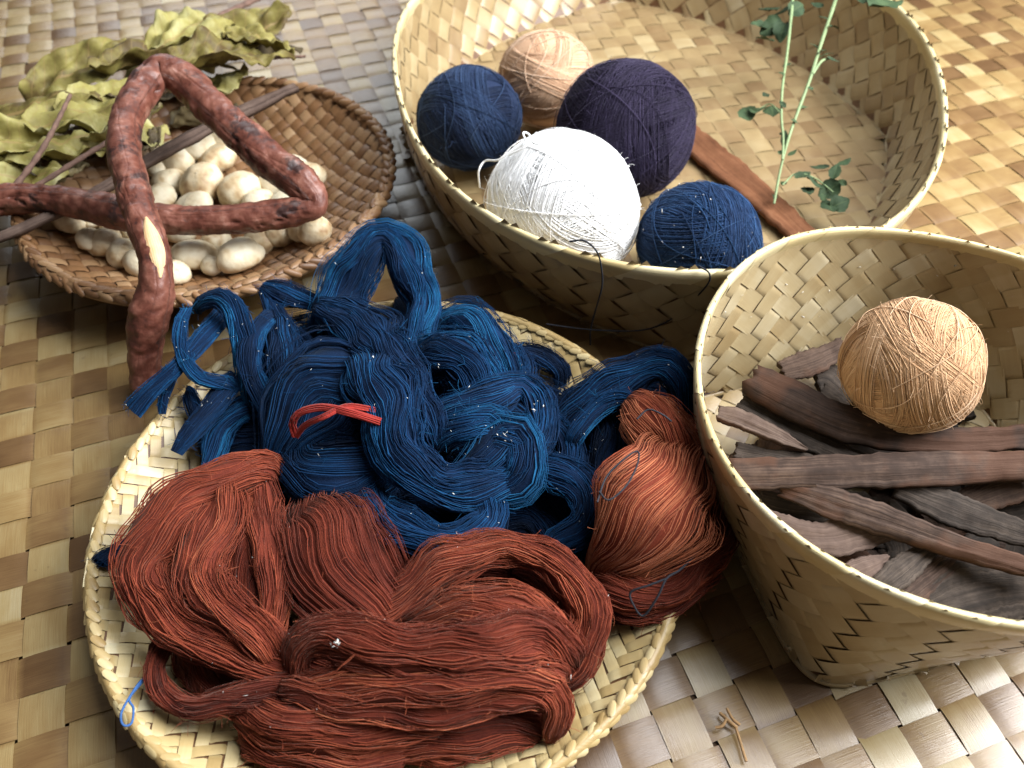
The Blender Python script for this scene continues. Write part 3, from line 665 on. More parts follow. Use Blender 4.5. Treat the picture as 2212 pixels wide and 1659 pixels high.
thread('thread', [(1290, 1085, .112), (1310, 1030, .11), (1350, 990, .112), (1378, 975, .112), (1376, 1005, .113), (1352, 1050, .113), (1315, 1080, .112), (1294, 1062, .112)], M['thread'], .0005, 'grey thread looped over the bright rust hank')
thread('thread', [(1376, 905, .102), (1400, 885, .104), (1430, 895, .104), (1450, 910, .10)], M['thread'], .0005, 'short grey thread across the neck of the rust hank')
thread('thread', [(1505, 1195, .066), (1470, 1230, .068), (1440, 1250, .069), (1420, 1290, .064), (1390, 1330, .055), (1370, 1310, .058), (1362, 1280, .062), (1400, 1265, .067), (1440, 1250, .069)], M['thread'], .0006, 'grey thread snagged on the lower tail of the rust hank')

# ------------------------------------------------------------------ bark and wood
def wood(name, stops, sc=90, stretch=(6, 1, 1), rough=.75, patch=None, bumpd=.001):
    m, nt, b = nodes(name)
    uv = uvout(nt)
    g = noise_(nt, 1, 6, uv, .65, (18, 700, 1)); n = noise_(nt, sc, 5); n3 = noise_(nt, 26, 3)
    oi = nt.nodes.new('ShaderNodeObjectInfo')
    t = math_(nt, 'ADD', math_(nt, 'MULTIPLY', g, .6), math_(nt, 'MULTIPLY', n, .45))
    t = math_(nt, 'ADD', t, math_(nt, 'MULTIPLY', math_(nt, 'SUBTRACT', oi.outputs['Random'], .5), .22), True)
    c = ramp(nt, t, stops)
    if patch:
        f = ramp(nt, n3, [(.50, (0, 0, 0)), (.60, (1, 1, 1))]); c = mix_(nt, f, c, mix_(nt, .55, c, patch))
    nt.links.new(c, b.inputs['Base Color']); b.inputs['Roughness'].default_value = max(rough, .8) if rough > .6 else rough
    b.inputs['Specular IOR Level'].default_value = .2
    bump(nt, b, t, .7, bumpd)
    return m
M['bark'] = wood('bark_strip', [(.30, (.018, .011, .008)), (.5, (.043, .026, .019)), (.72, (.12, .078, .057))], patch=(.095, .042, .023), bumpd=.0015)
M['barkgrey'] = wood('grey_bark', [(.30, (.014, .011, .009)), (.5, (.031, .023, .018)), (.75, (.10, .076, .060))], bumpd=.002)
M['barkpale'] = wood('pale_bark', [(.28, (.05, .031, .024)), (.5, (.11, .074, .058)), (.75, (.22, .16, .125))])
M['slat'] = wood('red_wood', [(.28, (.09, .033, .014)), (.5, (.17, .068, .030)), (.75, (.26, .12, .06))])
def plank(name, pts, material, label, seed, thick=.0035, curl=.15, tilt=0.0, cat='bark strip', group=None, rag=.25):
    """pts: (px, py, z, width_px)"""
    r = np.random.default_rng(seed)
    q = np.array([[*P(x, y, z), 0] for x, y, z, w in pts]); q[:, 3] = [px2m(w, P(x, y, z))*.5 for x, y, z, w in pts]
    n = 40; sp = spline(q, n); C, W = sp[:, :3], sp[:, 3]
    T = norm(np.gradient(C, axis=0)); up = np.array([math.sin(tilt)*.6, -.25-.5*abs(tilt), .95])
    N = norm(up-(T@up)[:, None]*T); B = np.cross(N, T)
    m = 9; c = np.linspace(-1, 1, m)
    edge = 1+.08*np.sin(np.linspace(0, 7, n)+r.uniform(0, 6))+.03*np.sin(np.linspace(0, 31, n)+r.uniform(0, 6))+r.normal(0, .035, n)
    X = C[:, None]+(W*edge)[:, None, None]*c[None, :, None]*B[:, None]
    X = X-(W[:, None]*curl*c[None]**2)[..., None]*N[:, None]
    lc = np.stack([np.linspace(0, 1, n)[:, None]*3+0*c[None], c[None]*5+0*np.zeros((n, 1)), 0*c[None]+np.zeros((n, 1))], -1).reshape(-1, 3)
    X = X+(.0009*noise3(lc, 1.3, seed+3).reshape(n, m))[..., None]*N[:, None]
    X = X+(.00035*noise3(X.reshape(-1, 3), 330, seed).reshape(n, m))[..., None]*N[:, None]
    # ragged ends
    for e, s in ((0, -1), (-1, 1)):
        X[e] += T[e]*s*(r.uniform(-1, 1, m)*W[e]*rag)[:, None]
    th = thick*(1-.35*c**2)*(1+.15*noise3(X.reshape(-1, 3), 120, seed+5).reshape(n, m))
    Y = X-N[:, None]*th[..., None]
    loop = np.concatenate([X, Y[:, ::-1]], 1); k = 2*m
    L = np.r_[0, np.cumsum(np.linalg.norm(np.diff(C, axis=0), axis=1))]
    uv = np.stack([np.repeat(L[:, None], k, 1)+seed*.17, np.concatenate([c*.01, c[::-1]*.01+.05])[None]+0*L[:, None]], -1)
    F = grid_faces(n, k, True); V = loop.reshape(-1, 3)
    caps = []
    for base in (0, (n-1)*k):
        for j in range(m-1):
            f = [base+j, base+j+1, base+k-2-j, base+k-1-j]; caps.append(f[::-1] if base == 0 else f)
    F = np.vstack([F, caps])
    o = thing(name, V, F, material, label, cat, group, uv=uv.reshape(-1, 2))
    o.data.polygons.foreach_set('use_smooth', np.r_[np.ones(len(F)-len(caps), bool), np.zeros(len(caps), bool)])
    return o
G = 'bark strips in the round basket'
plank('bark_strip', [(1618, 812, .062, 80), (1700, 852, .064, 80), (1800, 900, .064, 74), (1900, 930, .062, 70), (2000, 945, .06, 64), (2110, 948, .06, 60), (2270, 938, .06, 58)], M['bark'], 'long bent bark strip curving in front of the tan ball', 201, .009, .22, -.3, group=G)
plank('bark_strip', [(1550, 888, .056, 30), (1600, 902, .058, 44), (1680, 938, .056, 34), (1745, 970, .052, 8)], M['barkpale'], 'pale pink wedge of bark tapering to a point', 202, .006, .1, .1, group=G)
plank('bark_strip', [(1600, 868, .050, 40), (1700, 920, .050, 48), (1790, 965, .048, 50), (1870, 1000, .044, 46)], M['barkgrey'], 'dark grey bark strip tucked beneath the long bent one', 203, .005, .1, group=G)
plank('bark_strip', [(1575, 1022, .060, 66), (1700, 1018, .062, 76), (1850, 1015, .062, 74), (2000, 1010, .062, 70), (2150, 1005, .062, 66), (2290, 1000, .062, 60)], M['bark'], 'long straight bark strip lying level across the basket', 204, .010, .20, -.25, group=G)
plank('bark_strip', [(1690, 1050, .054, 40), (1800, 1085, .056, 62), (1920, 1125, .056, 62), (2060, 1175, .056, 56), (2160, 1205, .056, 50), (2260, 1235, .056, 40)], M['bark'], 'slanting bark strip split along its upper edge', 205, .009, .22, -.3, group=G)
plank('bark_strip', [(1940, 1050, .050, 50), (2030, 1085, .052, 70), (2140, 1125, .052, 70), (2260, 1165, .052, 60)], M['barkgrey'], 'broad grey bark strip slanting under the long straight one', 206, .006, .1, group=G)
plank('bark_strip', [(1640, 1118, .046, 60), (1700, 1150, .046, 78), (1780, 1162, .046, 80), (1850, 1150, .046, 76), (1930, 1125, .044, 60)], M['barkpale'], 'short sagging bark strip of curved grain near the basket wall', 207, .007, .15, group=G)
plank('bark_strip', [(1690, 800, .030, 50), (1760, 778, .034, 56), (1830, 745, .036, 46)], M['bark'], 'brown bark strip leaning on the back wall beside the tan ball', 208, .005, .1, group=G)
plank('bark_strip', [(1590, 970, .046, 36), (1660, 985, .046, 40), (1760, 998, .046, 36)], M['barkgrey'], 'short dark bark strip above the long straight one', 209, .006, .1, group=G)
plank('bark_strip', [(2080, 1090, .038, 60), (2150, 1060, .040, 70), (2260, 1030, .040, 70)], M['bark'], 'dark brown bark strip deep below the long straight one', 210, .006, .1, group=G)
plank('bark_strip', [(1640, 1075, .040, 40), (1700, 1092, .040, 60), (1780, 1100, .040, 56), (1850, 1120, .038, 40)], M['barkgrey'], 'small dark bark strip under the slanting split one', 211, .006, .1, group=G)
plank('bark_chip', [(1790, 1258, .044, 24), (1830, 1240, .048, 46), (1880, 1222, .048, 44), (1920, 1205, .044, 20)], M['barkpale'], 'pale pointed bark chip beside the near rim of the round basket', 212, .007, .2, cat='bark chip', group=G)
plank('bark_chip', [(1855, 1300, .042, 36), (1910, 1265, .046, 54), (1965, 1220, .046, 54), (2010, 1185, .044, 40)], M['barkgrey'], 'purplish grey bark chip slanting up from the near rim', 213, .007, .15, cat='bark chip', group=G)
plank('bark_chip', [(1950, 1300, .036, 56), (2010, 1255, .038, 60), (2060, 1215, .04, 60), (2100, 1190, .04, 44)], M['bark'], 'dark brown bark chip between the grey chip and the dark slab', 214, .007, .15, cat='bark chip', group=G)
plank('bark_chip', [(2010, 1310, .034, 110), (2080, 1285, .036, 150), (2160, 1270, .036, 150), (2260, 1265, .034, 130)], M['barkgrey'], 'broad dark slab of bark against the near basket wall', 215, .008, .12, cat='bark chip', group=G)
plank('bark_chip', [(1740, 1205, .036, 30), (1765, 1215, .038, 44), (1800, 1200, .038, 30)], M['barkgrey'], 'crumbly grey bark chip under the short sagging strip', 216, .008, .25, cat='bark chip', group=G)
r_ = np.random.default_rng(55)
for k in range(54):
    a = r_.uniform(0, 6.28); rr = .088*math.sqrt(r_.random()); x, y = DX+rr*math.cos(a), DY+rr*math.sin(a); z = r_.uniform(.010, .026)
    d = r_.uniform(0, 3.14); L = r_.uniform(.025, .045)
    # chip laid out in world metres, then turned to the plank's pixel form
    pts = []
    for s_ in (-1, 0, 1):
        wx, wy, wz = x+math.cos(d)*L*s_*.8, y+math.sin(d)*L*s_*.8, z
        rad = math.hypot(wx-DX, wy-DY)
        if rad > .085: wx = DX+(wx-DX)*.085/rad; wy = DY+(wy-DY)*.085/rad
        q = np.array([wx, wy, wz-CAM_H]); fz = q[1]*CP-q[2]*SP; uy = q[1]*SP+q[2]*CP
        pts.append((PW/2+PF*q[0]/fz, PH/2-PF*uy/fz, wz, (.032 if s_ == 0 else .022)*PF/fz))
    plank('bark_chip', pts, M[('bark', 'barkgrey', 'bark', 'barkgrey')[k % 4]], ('loose brown bark chip at the bottom of the round basket', 'loose grey bark chip at the bottom of the round basket', 'loose brown bark chip at the bottom of the round basket', 'loose grey bark chip at the bottom of the round basket')[k % 4], 230+k, .005, .15, cat='bark chip', group='chips at the bottom of the round basket')
plank('wooden_slat', [(1455, 255, .014, 60), (1520, 318, .014, 64), (1600, 385, .014, 66), (1680, 455, .014, 68), (1745, 515, .014, 64)], M['slat'], 'flat reddish wooden slat on the floor of the oval basket', 220, .0055, .02, cat='slat', rag=.06)
# slat and twigs of the leaf bundle
plank('bark_strip', [(-60, 525, .060, 24), (60, 480, .060, 26), (200, 412, .060, 27), (340, 330, .060, 28), (470, 262, .060, 28), (560, 220, .060, 26), (640, 184, .060, 16)], M['barkpale'], 'long grey bark strip laid across the nut tray', 221, .006, .25, cat='bark strip', rag=.1)

# ------------------------------------------------------------------ forked red root
def root_mat():
    m, nt, b = nodes('red_root_bark')
    uv = uvout(nt)
    n = noise_(nt, 120, 6); rings = noise_(nt, 1, 5, uv, .7, (160, 90, 1)); big_ = noise_(nt, 28, 3); blk = noise_(nt, 40, 5, None, .7)
    t = math_(nt, 'ADD', math_(nt, 'MULTIPLY', n, .5), math_(nt, 'MULTIPLY', rings, .25)); t = math_(nt, 'ADD', t, math_(nt, 'MULTIPLY', big_, .3)); t = math_(nt, 'ADD', t, math_(nt, 'MULTIPLY', math_(nt, 'SUBTRACT', attr(nt), .25), .10), True)
    c = ramp(nt, t, [(.36, (.040, .012, .008)), (.50, (.125, .038, .024)), (.62, (.20, .075, .050)), (.78, (.36, .19, .14))])
    k = ramp(nt, blk, [(.55, (0, 0, 0)), (.63, (1, 1, 1))]); c = mix_(nt, math_(nt, 'MULTIPLY', k, .8), c, (.016, .011, .012))
    nt.links.new(c, b.inputs['Base Color']); b.inputs['Roughness'].default_value = .44; b.inputs['Specular IOR Level'].default_value = .5
    vo = nt.nodes.new('ShaderNodeTexVoronoi'); vo.feature = 'DISTANCE_TO_EDGE'; vo.inputs['Scale'].default_value = 1.0
    mp = nt.nodes.new('ShaderNodeMapping'); mp.inputs['Scale'].default_value = (26, 70, 1); nt.links.new(uv, mp.inputs[0]); nt.links.new(mp.outputs[0], vo.inputs['Vector'])
    e = ramp(nt, vo.outputs['Distance'], [(.0, (0, 0, 0)), (.10, (1, 1, 1))])
    bump(nt, b, math_(nt, 'ADD', math_(nt, 'MULTIPLY', t, .7), math_(nt, 'MULTIPLY', math_(nt, 'MULTIPLY', e, big_), .22)), .9, .0022); return m
M['root'] = root_mat()
rp = [(-140, 452, .064, 74), (-40, 438, .064, 74), (60, 428, .064, 74), (160, 440, .064, 74), (260, 462, .063, 76), (360, 474, .062, 72), (470, 475, .062, 70), (580, 464, .064, 72), (640, 455, .066, 70),
      (684, 440, .070, 56), (650, 396, .079, 88), (590, 350, .086, 92), (520, 290, .096, 84), (455, 230, .106, 80), (405, 180, .114, 80), (362, 158, .119, 72), (335, 162, .120, 70),
      (310, 195, .119, 78), (276, 250, .117, 76), (268, 320, .113, 78), (285, 400, .108, 80), (310, 480, .101, 76), (332, 550, .090, 78), (336, 620, .076, 84), (322, 690, .058, 86), (313, 760, .038, 80), (318, 830, .018, 76), (322, 856, .012, 66)]
q = np.array([[*P(x, y, z), px2m(w, P(x, y, z))*.44] for x, y, z, w in rp])
n = 420; sp = spline(q, n); C, R = sp[:, :3], sp[:, 3]
R = R*(1+.02*noise3(C, 30, 77)+.015*noise3(C, 80, 78)); R[0] *= .5; R[-1] *= .55; R[-2] *= .93
T = norm(np.gradient(C, axis=0)); N = np.zeros_like(C); v = np.array([0, -.3, .95])
for i in range(n):
    v = v-(v@T[i])*T[i]; v = v/np.linalg.norm(v); N[i] = v
B = np.cross(T, N); k = 44; a = np.arange(k)*2*math.pi/k
X = C[:, None]+R[:, None, None]*(np.cos(a)[None, :, None]*N[:, None]+np.sin(a)[None, :, None]*B[:, None])
D = X-C[:, None]; Xf = X.reshape(-1, 3)
sl = np.repeat(np.r_[0, np.cumsum(np.linalg.norm(np.diff(C, axis=0), axis=1))][:, None], k, 1)
strip_p = np.stack([sl*60, np.cos(a)[None]*2.2+0*sl, np.sin(a)[None]*2.2+0*sl], -1).reshape(-1, 3)
crack = np.clip(1-np.abs(noise3(strip_p*np.array([1, 2.2, 2.2]), 1.0, 31))*7, 0, 1)*np.clip(noise3(Xf, 55, 32)+.2, 0, 1)
flake = np.clip(noise3(Xf, 170, 33)-.1, 0, .5)+.5*np.clip(noise3(Xf, 420, 34), 0, .6)
disp = (.04*noise3(Xf, 75, 1)+.03*noise3(Xf, 200, 2)-.34*crack+.15*flake*np.clip(noise3(Xf, 35, 35)+.4, 0, 1)+.022*noise3(Xf, 700, 4)).reshape(n, k)
pyx = PH/2-PF*(C[:, 1]*SP+(C[:, 2]-CAM_H)*CP)/(C[:, 1]*CP-(C[:, 2]-CAM_H)*SP)
ia = int(np.argmin(pyx)); tail = np.arange(ia, n)
lump = .30*np.exp(-((np.arange(n)-ia+3)/7.)**2)[:, None]*np.clip(np.cos(a-.4), 0, 1)[None]
X = X+D*(disp+lump)[..., None]
s_ = np.r_[0, np.cumsum(np.linalg.norm(np.diff(C, axis=0), axis=1))]
uv = np.stack([np.repeat(s_[:, None], k, 1), np.repeat((a*.016)[None], n, 0)], -1)
rootc = empty('bent_root', (C[-1][0], C[-1][1], 0), 'thick reddish root bent in a triangle over the nut tray', 'root')
V = X.reshape(-1, 3); Fq = grid_faces(n, k, True); capc = np.array([C[0], C[-1]])
obj('bark_body', V, Fq, M['root'], rootc, uv=uv.reshape(-1, 2), tint=np.clip(flake*1.6, 0, 1))
cap = np.vstack([X[-1], C[-1][None]+T[-1]*.001]); tri = np.array([[j, (j+1) % k, k] for j in range(k)])
obj('cut_end', cap, tri, M['slat'], rootc, uv=cap[:, :2])
# bare wood where the bark has torn away
i0, i1 = int(tail[np.argmin(np.abs(pyx[tail]-492))]), int(tail[np.argmin(np.abs(pyx[tail]-600))])
m_, w_ = 16, 9; cc = np.linspace(-1, 1, w_); ii = np.linspace(i0, i1, m_)
def at(arr, x): return np.stack([np.interp(x, np.arange(n), arr[:, j]) for j in range(arr.shape[1])], 1)
Ci, Ni, Bi, Ti = at(C, ii), norm(at(N, ii)), norm(at(B, ii)), at(T, ii); Ri = np.interp(ii, np.arange(n), R)
view = norm(np.array([0, 0, CAM_H])-Ci); view = norm(view-(view*Ti).sum(1)[:, None]*Ti); side = np.cross(Ti, view)
lens = np.sin(np.linspace(.12, math.pi-.12, m_))**.8
ang = (.22+cc[None]*.50*lens[:, None])*-1.0
rr = Ri[:, None]*(1.04+.12*(1-cc[None]**2))
sg = 1 if (side[5] @ np.array([1, 0, 0])) < 0 else -1
W_ = Ci[:, None]+rr[..., None]*(np.cos(ang)[..., None]*view[:, None]+sg*np.sin(ang)[..., None]*side[:, None])
M['bare'] = wood('bare_wood', [(.3, (.42, .15, .05)), (.5, (.66, .36, .15)), (.75, (.80, .58, .34))], rough=.5)
uvp = np.stack([np.repeat(np.linspace(0, .05, m_)[:, None], w_, 1), np.repeat(cc[None]*.01, m_, 0)], -1)
tag(obj('peeled_patch', W_, grid_faces(m_, w_), M['bare'], rootc, uv=uvp.reshape(-1, 2)), 'pale orange bare wood where the bark is torn')

# ------------------------------------------------------------------ nuts
def nut_mat():
    m, nt, b = nodes('nut_kernel')
    n = noise_(nt, 1.1, 2); n2 = noise_(nt, 6, 5); oi = nt.nodes.new('ShaderNodeObjectInfo')
    t = math_(nt, 'ADD', math_(nt, 'MULTIPLY', n, .88), math_(nt, 'MULTIPLY', n2, .12)); t = math_(nt, 'ADD', t, math_(nt, 'MULTIPLY', math_(nt, 'SUBTRACT', oi.outputs['Random'], .5), .16), True)
    c = ramp(nt, t, [(.26, (.30, .17, .08)), (.38, (.50, .37, .21)), (.50, (.66, .56, .38)), (.68, (.76, .69, .52))])
    nt.links.new(c, b.inputs['Base Color']); b.inputs['Roughness'].default_value = .5; bump(nt, b, n2, .12, .03)
    b.inputs['Subsurface Weight'].default_value = .0
    return m
M['nut'] = nut_mat()
u = np.linspace(.03, math.pi-.03, 16); w = np.linspace(0, 2*math.pi, 23)[:-1]; uu, ww = np.meshgrid(u, w, indexing='ij')
SPH = np.stack([np.sin(uu)*np.cos(ww), np.sin(uu)*np.sin(ww), np.cos(uu)], -1).reshape(-1, 3)
nut_meshes = []
for k in range(8):
    r = 1+.10*noise3(SPH, 1.3, 400+k)+.02*noise3(SPH, 3.5, 410+k)+.010*noise3(SPH, 9, 420+k)-.04*np.clip(1-np.abs(noise3(SPH, 1.2, 430+k))*5, 0, 1)
    V = SPH*r[:, None]*np.array([1.0+.08*(k % 3), .88, .80]); V[:, 2] = np.where(V[:, 2] < -.35, -.35+(V[:, 2]+.35)*.5, V[:, 2])
    V *= (1-.04*np.exp(-(V[:, 1]/.12)**2)*(V[:, 2] > 0))[:, None]
    nut_meshes.append(mesh('nut', V, grid_faces(16, 22, True), M['nut']))
nuts = [(150, 478, 38), (195, 520, 34), (232, 525, 42), (262, 548, 36), (418, 555, 44), (520, 553, 46), (600, 505, 34), (655, 480, 44), (680, 500, 36), (436, 398, 50), (520, 408, 46), (385, 340, 44), (365, 395, 36),
        (430, 320, 44), (470, 345, 38), (350, 330, 30), (590, 398, 34), (665, 385, 40), (470, 520, 32), (560, 520, 34), (390, 500, 34), (380, 590, 32), (300, 505, 34), (345, 365, 32), (480, 300, 34), (640, 365, 34), (210, 470, 34), (560, 440, 36),
        (250, 480, 36), (340, 440, 40), (420, 450, 40), (500, 470, 40), (620, 440, 38), (300, 570, 34), (455, 575, 28)]
for k, (x, y, rp_) in enumerate(nuts):
    p = P(x, y, .03)
    for _ in range(4): zz = float(ntray_z(p[0], p[1])); p = P(x, y, zz+px2m(rp_, p)*.75)
    s_ = px2m(rp_, p); o = link('nut', nut_meshes[k % 8], None, p)
    o.scale = (s_, s_, s_); o.rotation_euler = (rng.uniform(-.5, .5), rng.uniform(-.5, .5), rng.uniform(0, 6.28))
    inner = y < 455 and 340 < x < 620
    tag(o, 'pale nut kernel inside the triangle of the bent root' if inner else 'pale nut kernel at the right end of the brown tray under the root elbow' if x >= 590 else
        'pale nut kernel between the left arm of the root and the tray rim' if x < 320 else 'pale nut kernel in front of the level arm of the root, near the stitched rim', 'nut',
        'nuts inside the root triangle' if inner else 'nuts under the root elbow' if x >= 590 else 'nuts left of the root leg' if x < 320 else 'nuts along the stitched rim')

# ------------------------------------------------------------------ dried leaves
def leaf_mat(name, stops, vcol, rough=.6):
    m, nt, b = nodes(name)
    n = noise_(nt, 60, 5); n2 = noise_(nt, 16, 3); oi = nt.nodes.new('ShaderNodeObjectInfo')
    t = math_(nt, 'ADD', math_(nt, 'MULTIPLY', n, .5), math_(nt, 'MULTIPLY', n2, .5)); t = math_(nt, 'ADD', t, math_(nt, 'MULTIPLY', math_(nt, 'SUBTRACT', oi.outputs['Random'], .5), .25), True)
    sx = nt.nodes.new('ShaderNodeSeparateXYZ'); nt.links.new(uvout(nt), sx.inputs[0])
    av = math_(nt, 'ABSOLUTE', sx.outputs[1], 0)
    rib = math_(nt, 'LESS_THAN', av, .05)
    side = math_(nt, 'GREATER_THAN', math_(nt, 'SINE', math_(nt, 'MULTIPLY', math_(nt, 'SUBTRACT', sx.outputs[0], math_(nt, 'MULTIPLY', av, .16)), 68), 0), .955)
    vn = math_(nt, 'MAXIMUM', rib, math_(nt, 'MULTIPLY', side, .6))
    c = ramp(nt, t, stops); c = mix_(nt, math_(nt, 'MULTIPLY', vn, .5), c, vcol)
    nt.links.new(c, b.inputs['Base Color']); b.inputs['Roughness'].default_value = rough; b.inputs['Specular IOR Level'].default_value = .3
    bump(nt, b, math_(nt, 'ADD', n, math_(nt, 'MULTIPLY', vn, .8)), .6, .001); return m
M['dryleaf'] = leaf_mat('dried_leaf', [(.30, (.085, .055, .018)), (.41, (.17, .14, .038)), (.53, (.28, .245, .072)), (.64, (.39, .36, .15)), (.78, (.52, .50, .32))], (.30, .20, .08))
M['brownleaf'] = leaf_mat('brown_leaf', [(.25, (.035, .025, .015)), (.5, (.10, .075, .035)), (.75, (.22, .18, .09))], (.10, .07, .04))
M['green'] = leaf_mat('green_leaf', [(.25, (.012, .024, .010)), (.5, (.026, .050, .020)), (.75, (.07, .11, .045))], (.09, .13, .05), .75)
M['stem'] = flat('green_stem', (.22, .30, .14), .6, 300)
M['twig'] = flat('twig', (.17, .10, .075), .8, 150, .4)
def leaf_grid(L, Wd, seed, curl=.5, crumple=.10, nu=26, nv=13, fold=.3, tip=1.0):
    r = np.random.default_rng(seed); u = np.linspace(0, 1, nu); v = np.linspace(-1, 1, nv)
    w = np.sin(math.pi*np.clip(u, .015, .985)**(.8*tip))**.75*Wd*.5
    w = w*(1+.06*np.sin(u*23+r.uniform(0, 6)))
    uu, vv = np.meshgrid(u, v, indexing='ij')
    X = (uu-.5)*L; Y = vv*w[:, None]
    Z = fold*np.abs(Y)+curl*Wd*(vv**2)*.25*np.sin(uu*math.pi*1.3+r.uniform(0, 3))+.12*L*np.sin(uu*math.pi)*r.uniform(-.4, .8)
    pp = np.stack([X/L*6, Y/Wd*6, 0*X], -1).reshape(-1, 3)
    Z = Z+crumple*Wd*(.8*noise3(pp, .8, seed+1)+.45*noise3(pp, 1.9, seed+2)+.22*noise3(pp, 4.5, seed+3)).reshape(nu, nv)*.5
    Z = Z-.025*Wd*np.exp(-(vv/.10)**2)
    return np.stack([X, Y, Z], -1)
LUV = lambda nu, nv: np.stack(np.meshgrid(np.linspace(0, 1, nu), np.linspace(-1, 1, nv), indexing='ij'), -1).reshape(-1, 2)
def orient(V, p, yaw, tiltx, tilty):
    from mathutils import Euler
    R3 = np.array(Euler((tiltx, tilty, yaw)).to_matrix()); return V.reshape(-1, 3)@R3.T+p
def dleaf(x, y, z, Lpx, Wpx, yaw, tx, ty, seed, material, label, group, curl=.5, crumple=.38):
    p = P(x, y, z); L, Wd = px2m(Lpx, p), px2m(Wpx, p)
    V = orient(leaf_grid(L, Wd, seed, curl, crumple, 34, 19), p, math.radians(yaw), math.radians(tx), math.radians(ty))
    V[:, 2] = np.maximum(V[:, 2], .003+.0005*(seed % 5))
    o = thing('dried_leaf', V, grid_faces(34, 19), material, label, 'leaf', group, uv=LUV(34, 19))
    md = o.modifiers.new('thickness', 'SOLIDIFY'); md.thickness = .0003
    return o
LG = 'dried leaves beside the nut tray'
for a in [(500, 66, .080, 290, 120, 38, 20, -8, 501, 'crumpled olive dried leaf at the top of the leaf pile'),
          (505, 135, .076, 260, 110, 24, 15, 8, 502, 'yellow-green dried leaf lying flat behind the root apex'),
          (195, 155, .072, 290, 110, 40, 28, -5, 503, 'broad pale dried leaf with wavy rim along the pile edge'),
          (330, 135, .076, 260, 95, 45, -10, 6, 504, 'curled olive dried leaf behind the bent root'),
          (90, 240, .070, 250, 110, 22, 10, 0, 505, 'long yellowish dried leaf with a brown midrib at the left of the pile'),
          (180, 270, .066, 220, 100, 30, -10, 8, 506, 'dull olive dried leaf under the thin twig'),
          (50, 320, .066, 200, 110, 12, 18, 0, 507, 'bright yellow dried leaf by the thin twig'),
          (420, 90, .075, 240, 120, 52, 12, 0, 508, 'olive dried leaf folded along its length'),
          (130, 330, .062, 230, 110, 38, -8, 5, 510, 'olive dried leaf between the thin twig and the pale brown twig'),
          (40, 385, .060, 200, 100, 20, 12, 0, 511, 'dull dried leaf at the foot of the pile beside the root arm'),
          (240, 215, .072, 230, 110, 40, 14, 6, 512, 'mottled dried leaf at the middle of the pile, behind the root bend'),
          (270, 290, .060, 180, 90, 35, -12, 5, 513, 'narrow dried leaf just behind the root bend'),
          (560, 100, .074, 170, 100, -20, -15, 10, 509, 'ragged dried leaf with a torn end on the mat side')]:
    dleaf(*a[:9], M['dryleaf'], a[9], LG)
r_ = np.random.default_rng(77)
for k in range(16):
    t = r_.random(); x = -20+t*600+r_.normal(0, 25); y = 360-t*260+r_.normal(0, 32)
    dleaf(x, y, .045+r_.uniform(-.015, .018), r_.uniform(110, 230), r_.uniform(50, 90), r_.normal(40, 16), r_.uniform(-40, 40), r_.uniform(-25, 25), 520+k,
          M['brownleaf'] if k % 3 == 0 else M['dryleaf'], 'small brown crumpled leaf in the depth of the leaf pile' if k % 3 == 0 else 'small olive crumpled leaf in the depth of the leaf pile', 'small leaves in the leaf pile')
for k in range(14):
    t = r_.random(); x = 0+t*330+r_.normal(0, 20); y = 420-t*150+r_.normal(0, 14)
    dleaf(x, y, .045+r_.uniform(-.01, .012), r_.uniform(70, 130), r_.uniform(35, 55), r_.normal(40, 18), r_.uniform(-50, 50), r_.uniform(-30, 30), 560+k,
          M['brownleaf'], 'brown withered leaf scrap beside the grey bark strip', 'withered scraps along the grey bark strip')
def twig(pts, r0, r1, label, material=None, seed=0):
    C = spline([P(x, y, z) for x, y, z in pts], 50); R = np.linspace(r0, r1, 50)*(1+.12*np.sin(np.arange(50)*1.1+seed))
    V, F = tubes(C[None], R[None], 8, seed=seed); return thing('twig', V, F, material or M['twig'], label, 'twig')
twig([(35, 400, .072), (80, 340, .082), (115, 280, .090), (152, 205, .094)], .0024, .0016, 'thin grey-brown twig sticking up from the leaf pile')
twig([(50, 420, .066), (130, 370, .072), (210, 320, .074), (300, 270, .07)], .0022, .0018, 'pale brown twig lying along the leaf pile', seed=2)
twig([(545, 128, .060), (600, 124, .062), (660, 122, .062)], .0022, .0014, 'short dark twig jutting from the leaf pile over the mat', seed=3)
twig([(300, 108, .055), (350, 90, .060), (420, 60, .06), (560, -5, .05)], .0034, .003, 'straight grey twig running behind the leaf pile', seed=4)

# ------------------------------------------------------------------ green sprig
spr = empty('green_sprig', tuple(P(1672, 440, .02)), 'fresh green sprig with small leaves standing in the oval basket', 'plant')
def stem(pts, r0, r1, seed=0):
    C = spline([P(x, y, z) for x, y, z in pts], 50); R = np.linspace(r0, r1, 50)*(1+.06*np.sin(np.arange(50)*.9+seed))
    V, F = tubes(C[None], R[None], 8, seed=seed); obj('stem', V, F, M['stem'], spr)
stem([(1672, 440, .020), (1685, 370, .035), (1700, 310, .050), (1722, 245, .062), (1750, 170, .076), (1775, 90, .088), (1805, 0, .100), (1830, -80, .11)], .0011, .0020)
stem([(1690, 345, .044), (1692, 300, .052), (1688, 255, .060), (1690, 190, .07), (1702, 100, .082), (1712, 0, .094), (1716, -60, .10)], .0010, .0016, 1)
stem([(1755, 160, .078), (1775, 132, .082), (1796, 126, .082)], .0015, .0010, 2)
stem([(1690, 400, .030), (1720, 375, .034), (1760, 385, .036), (1800, 415, .034)], .0008, .0006, 3)
stem([(1690, 250, .060), (1665, 225, .055), (1640, 235, .05)], .0007, .0005, 4)
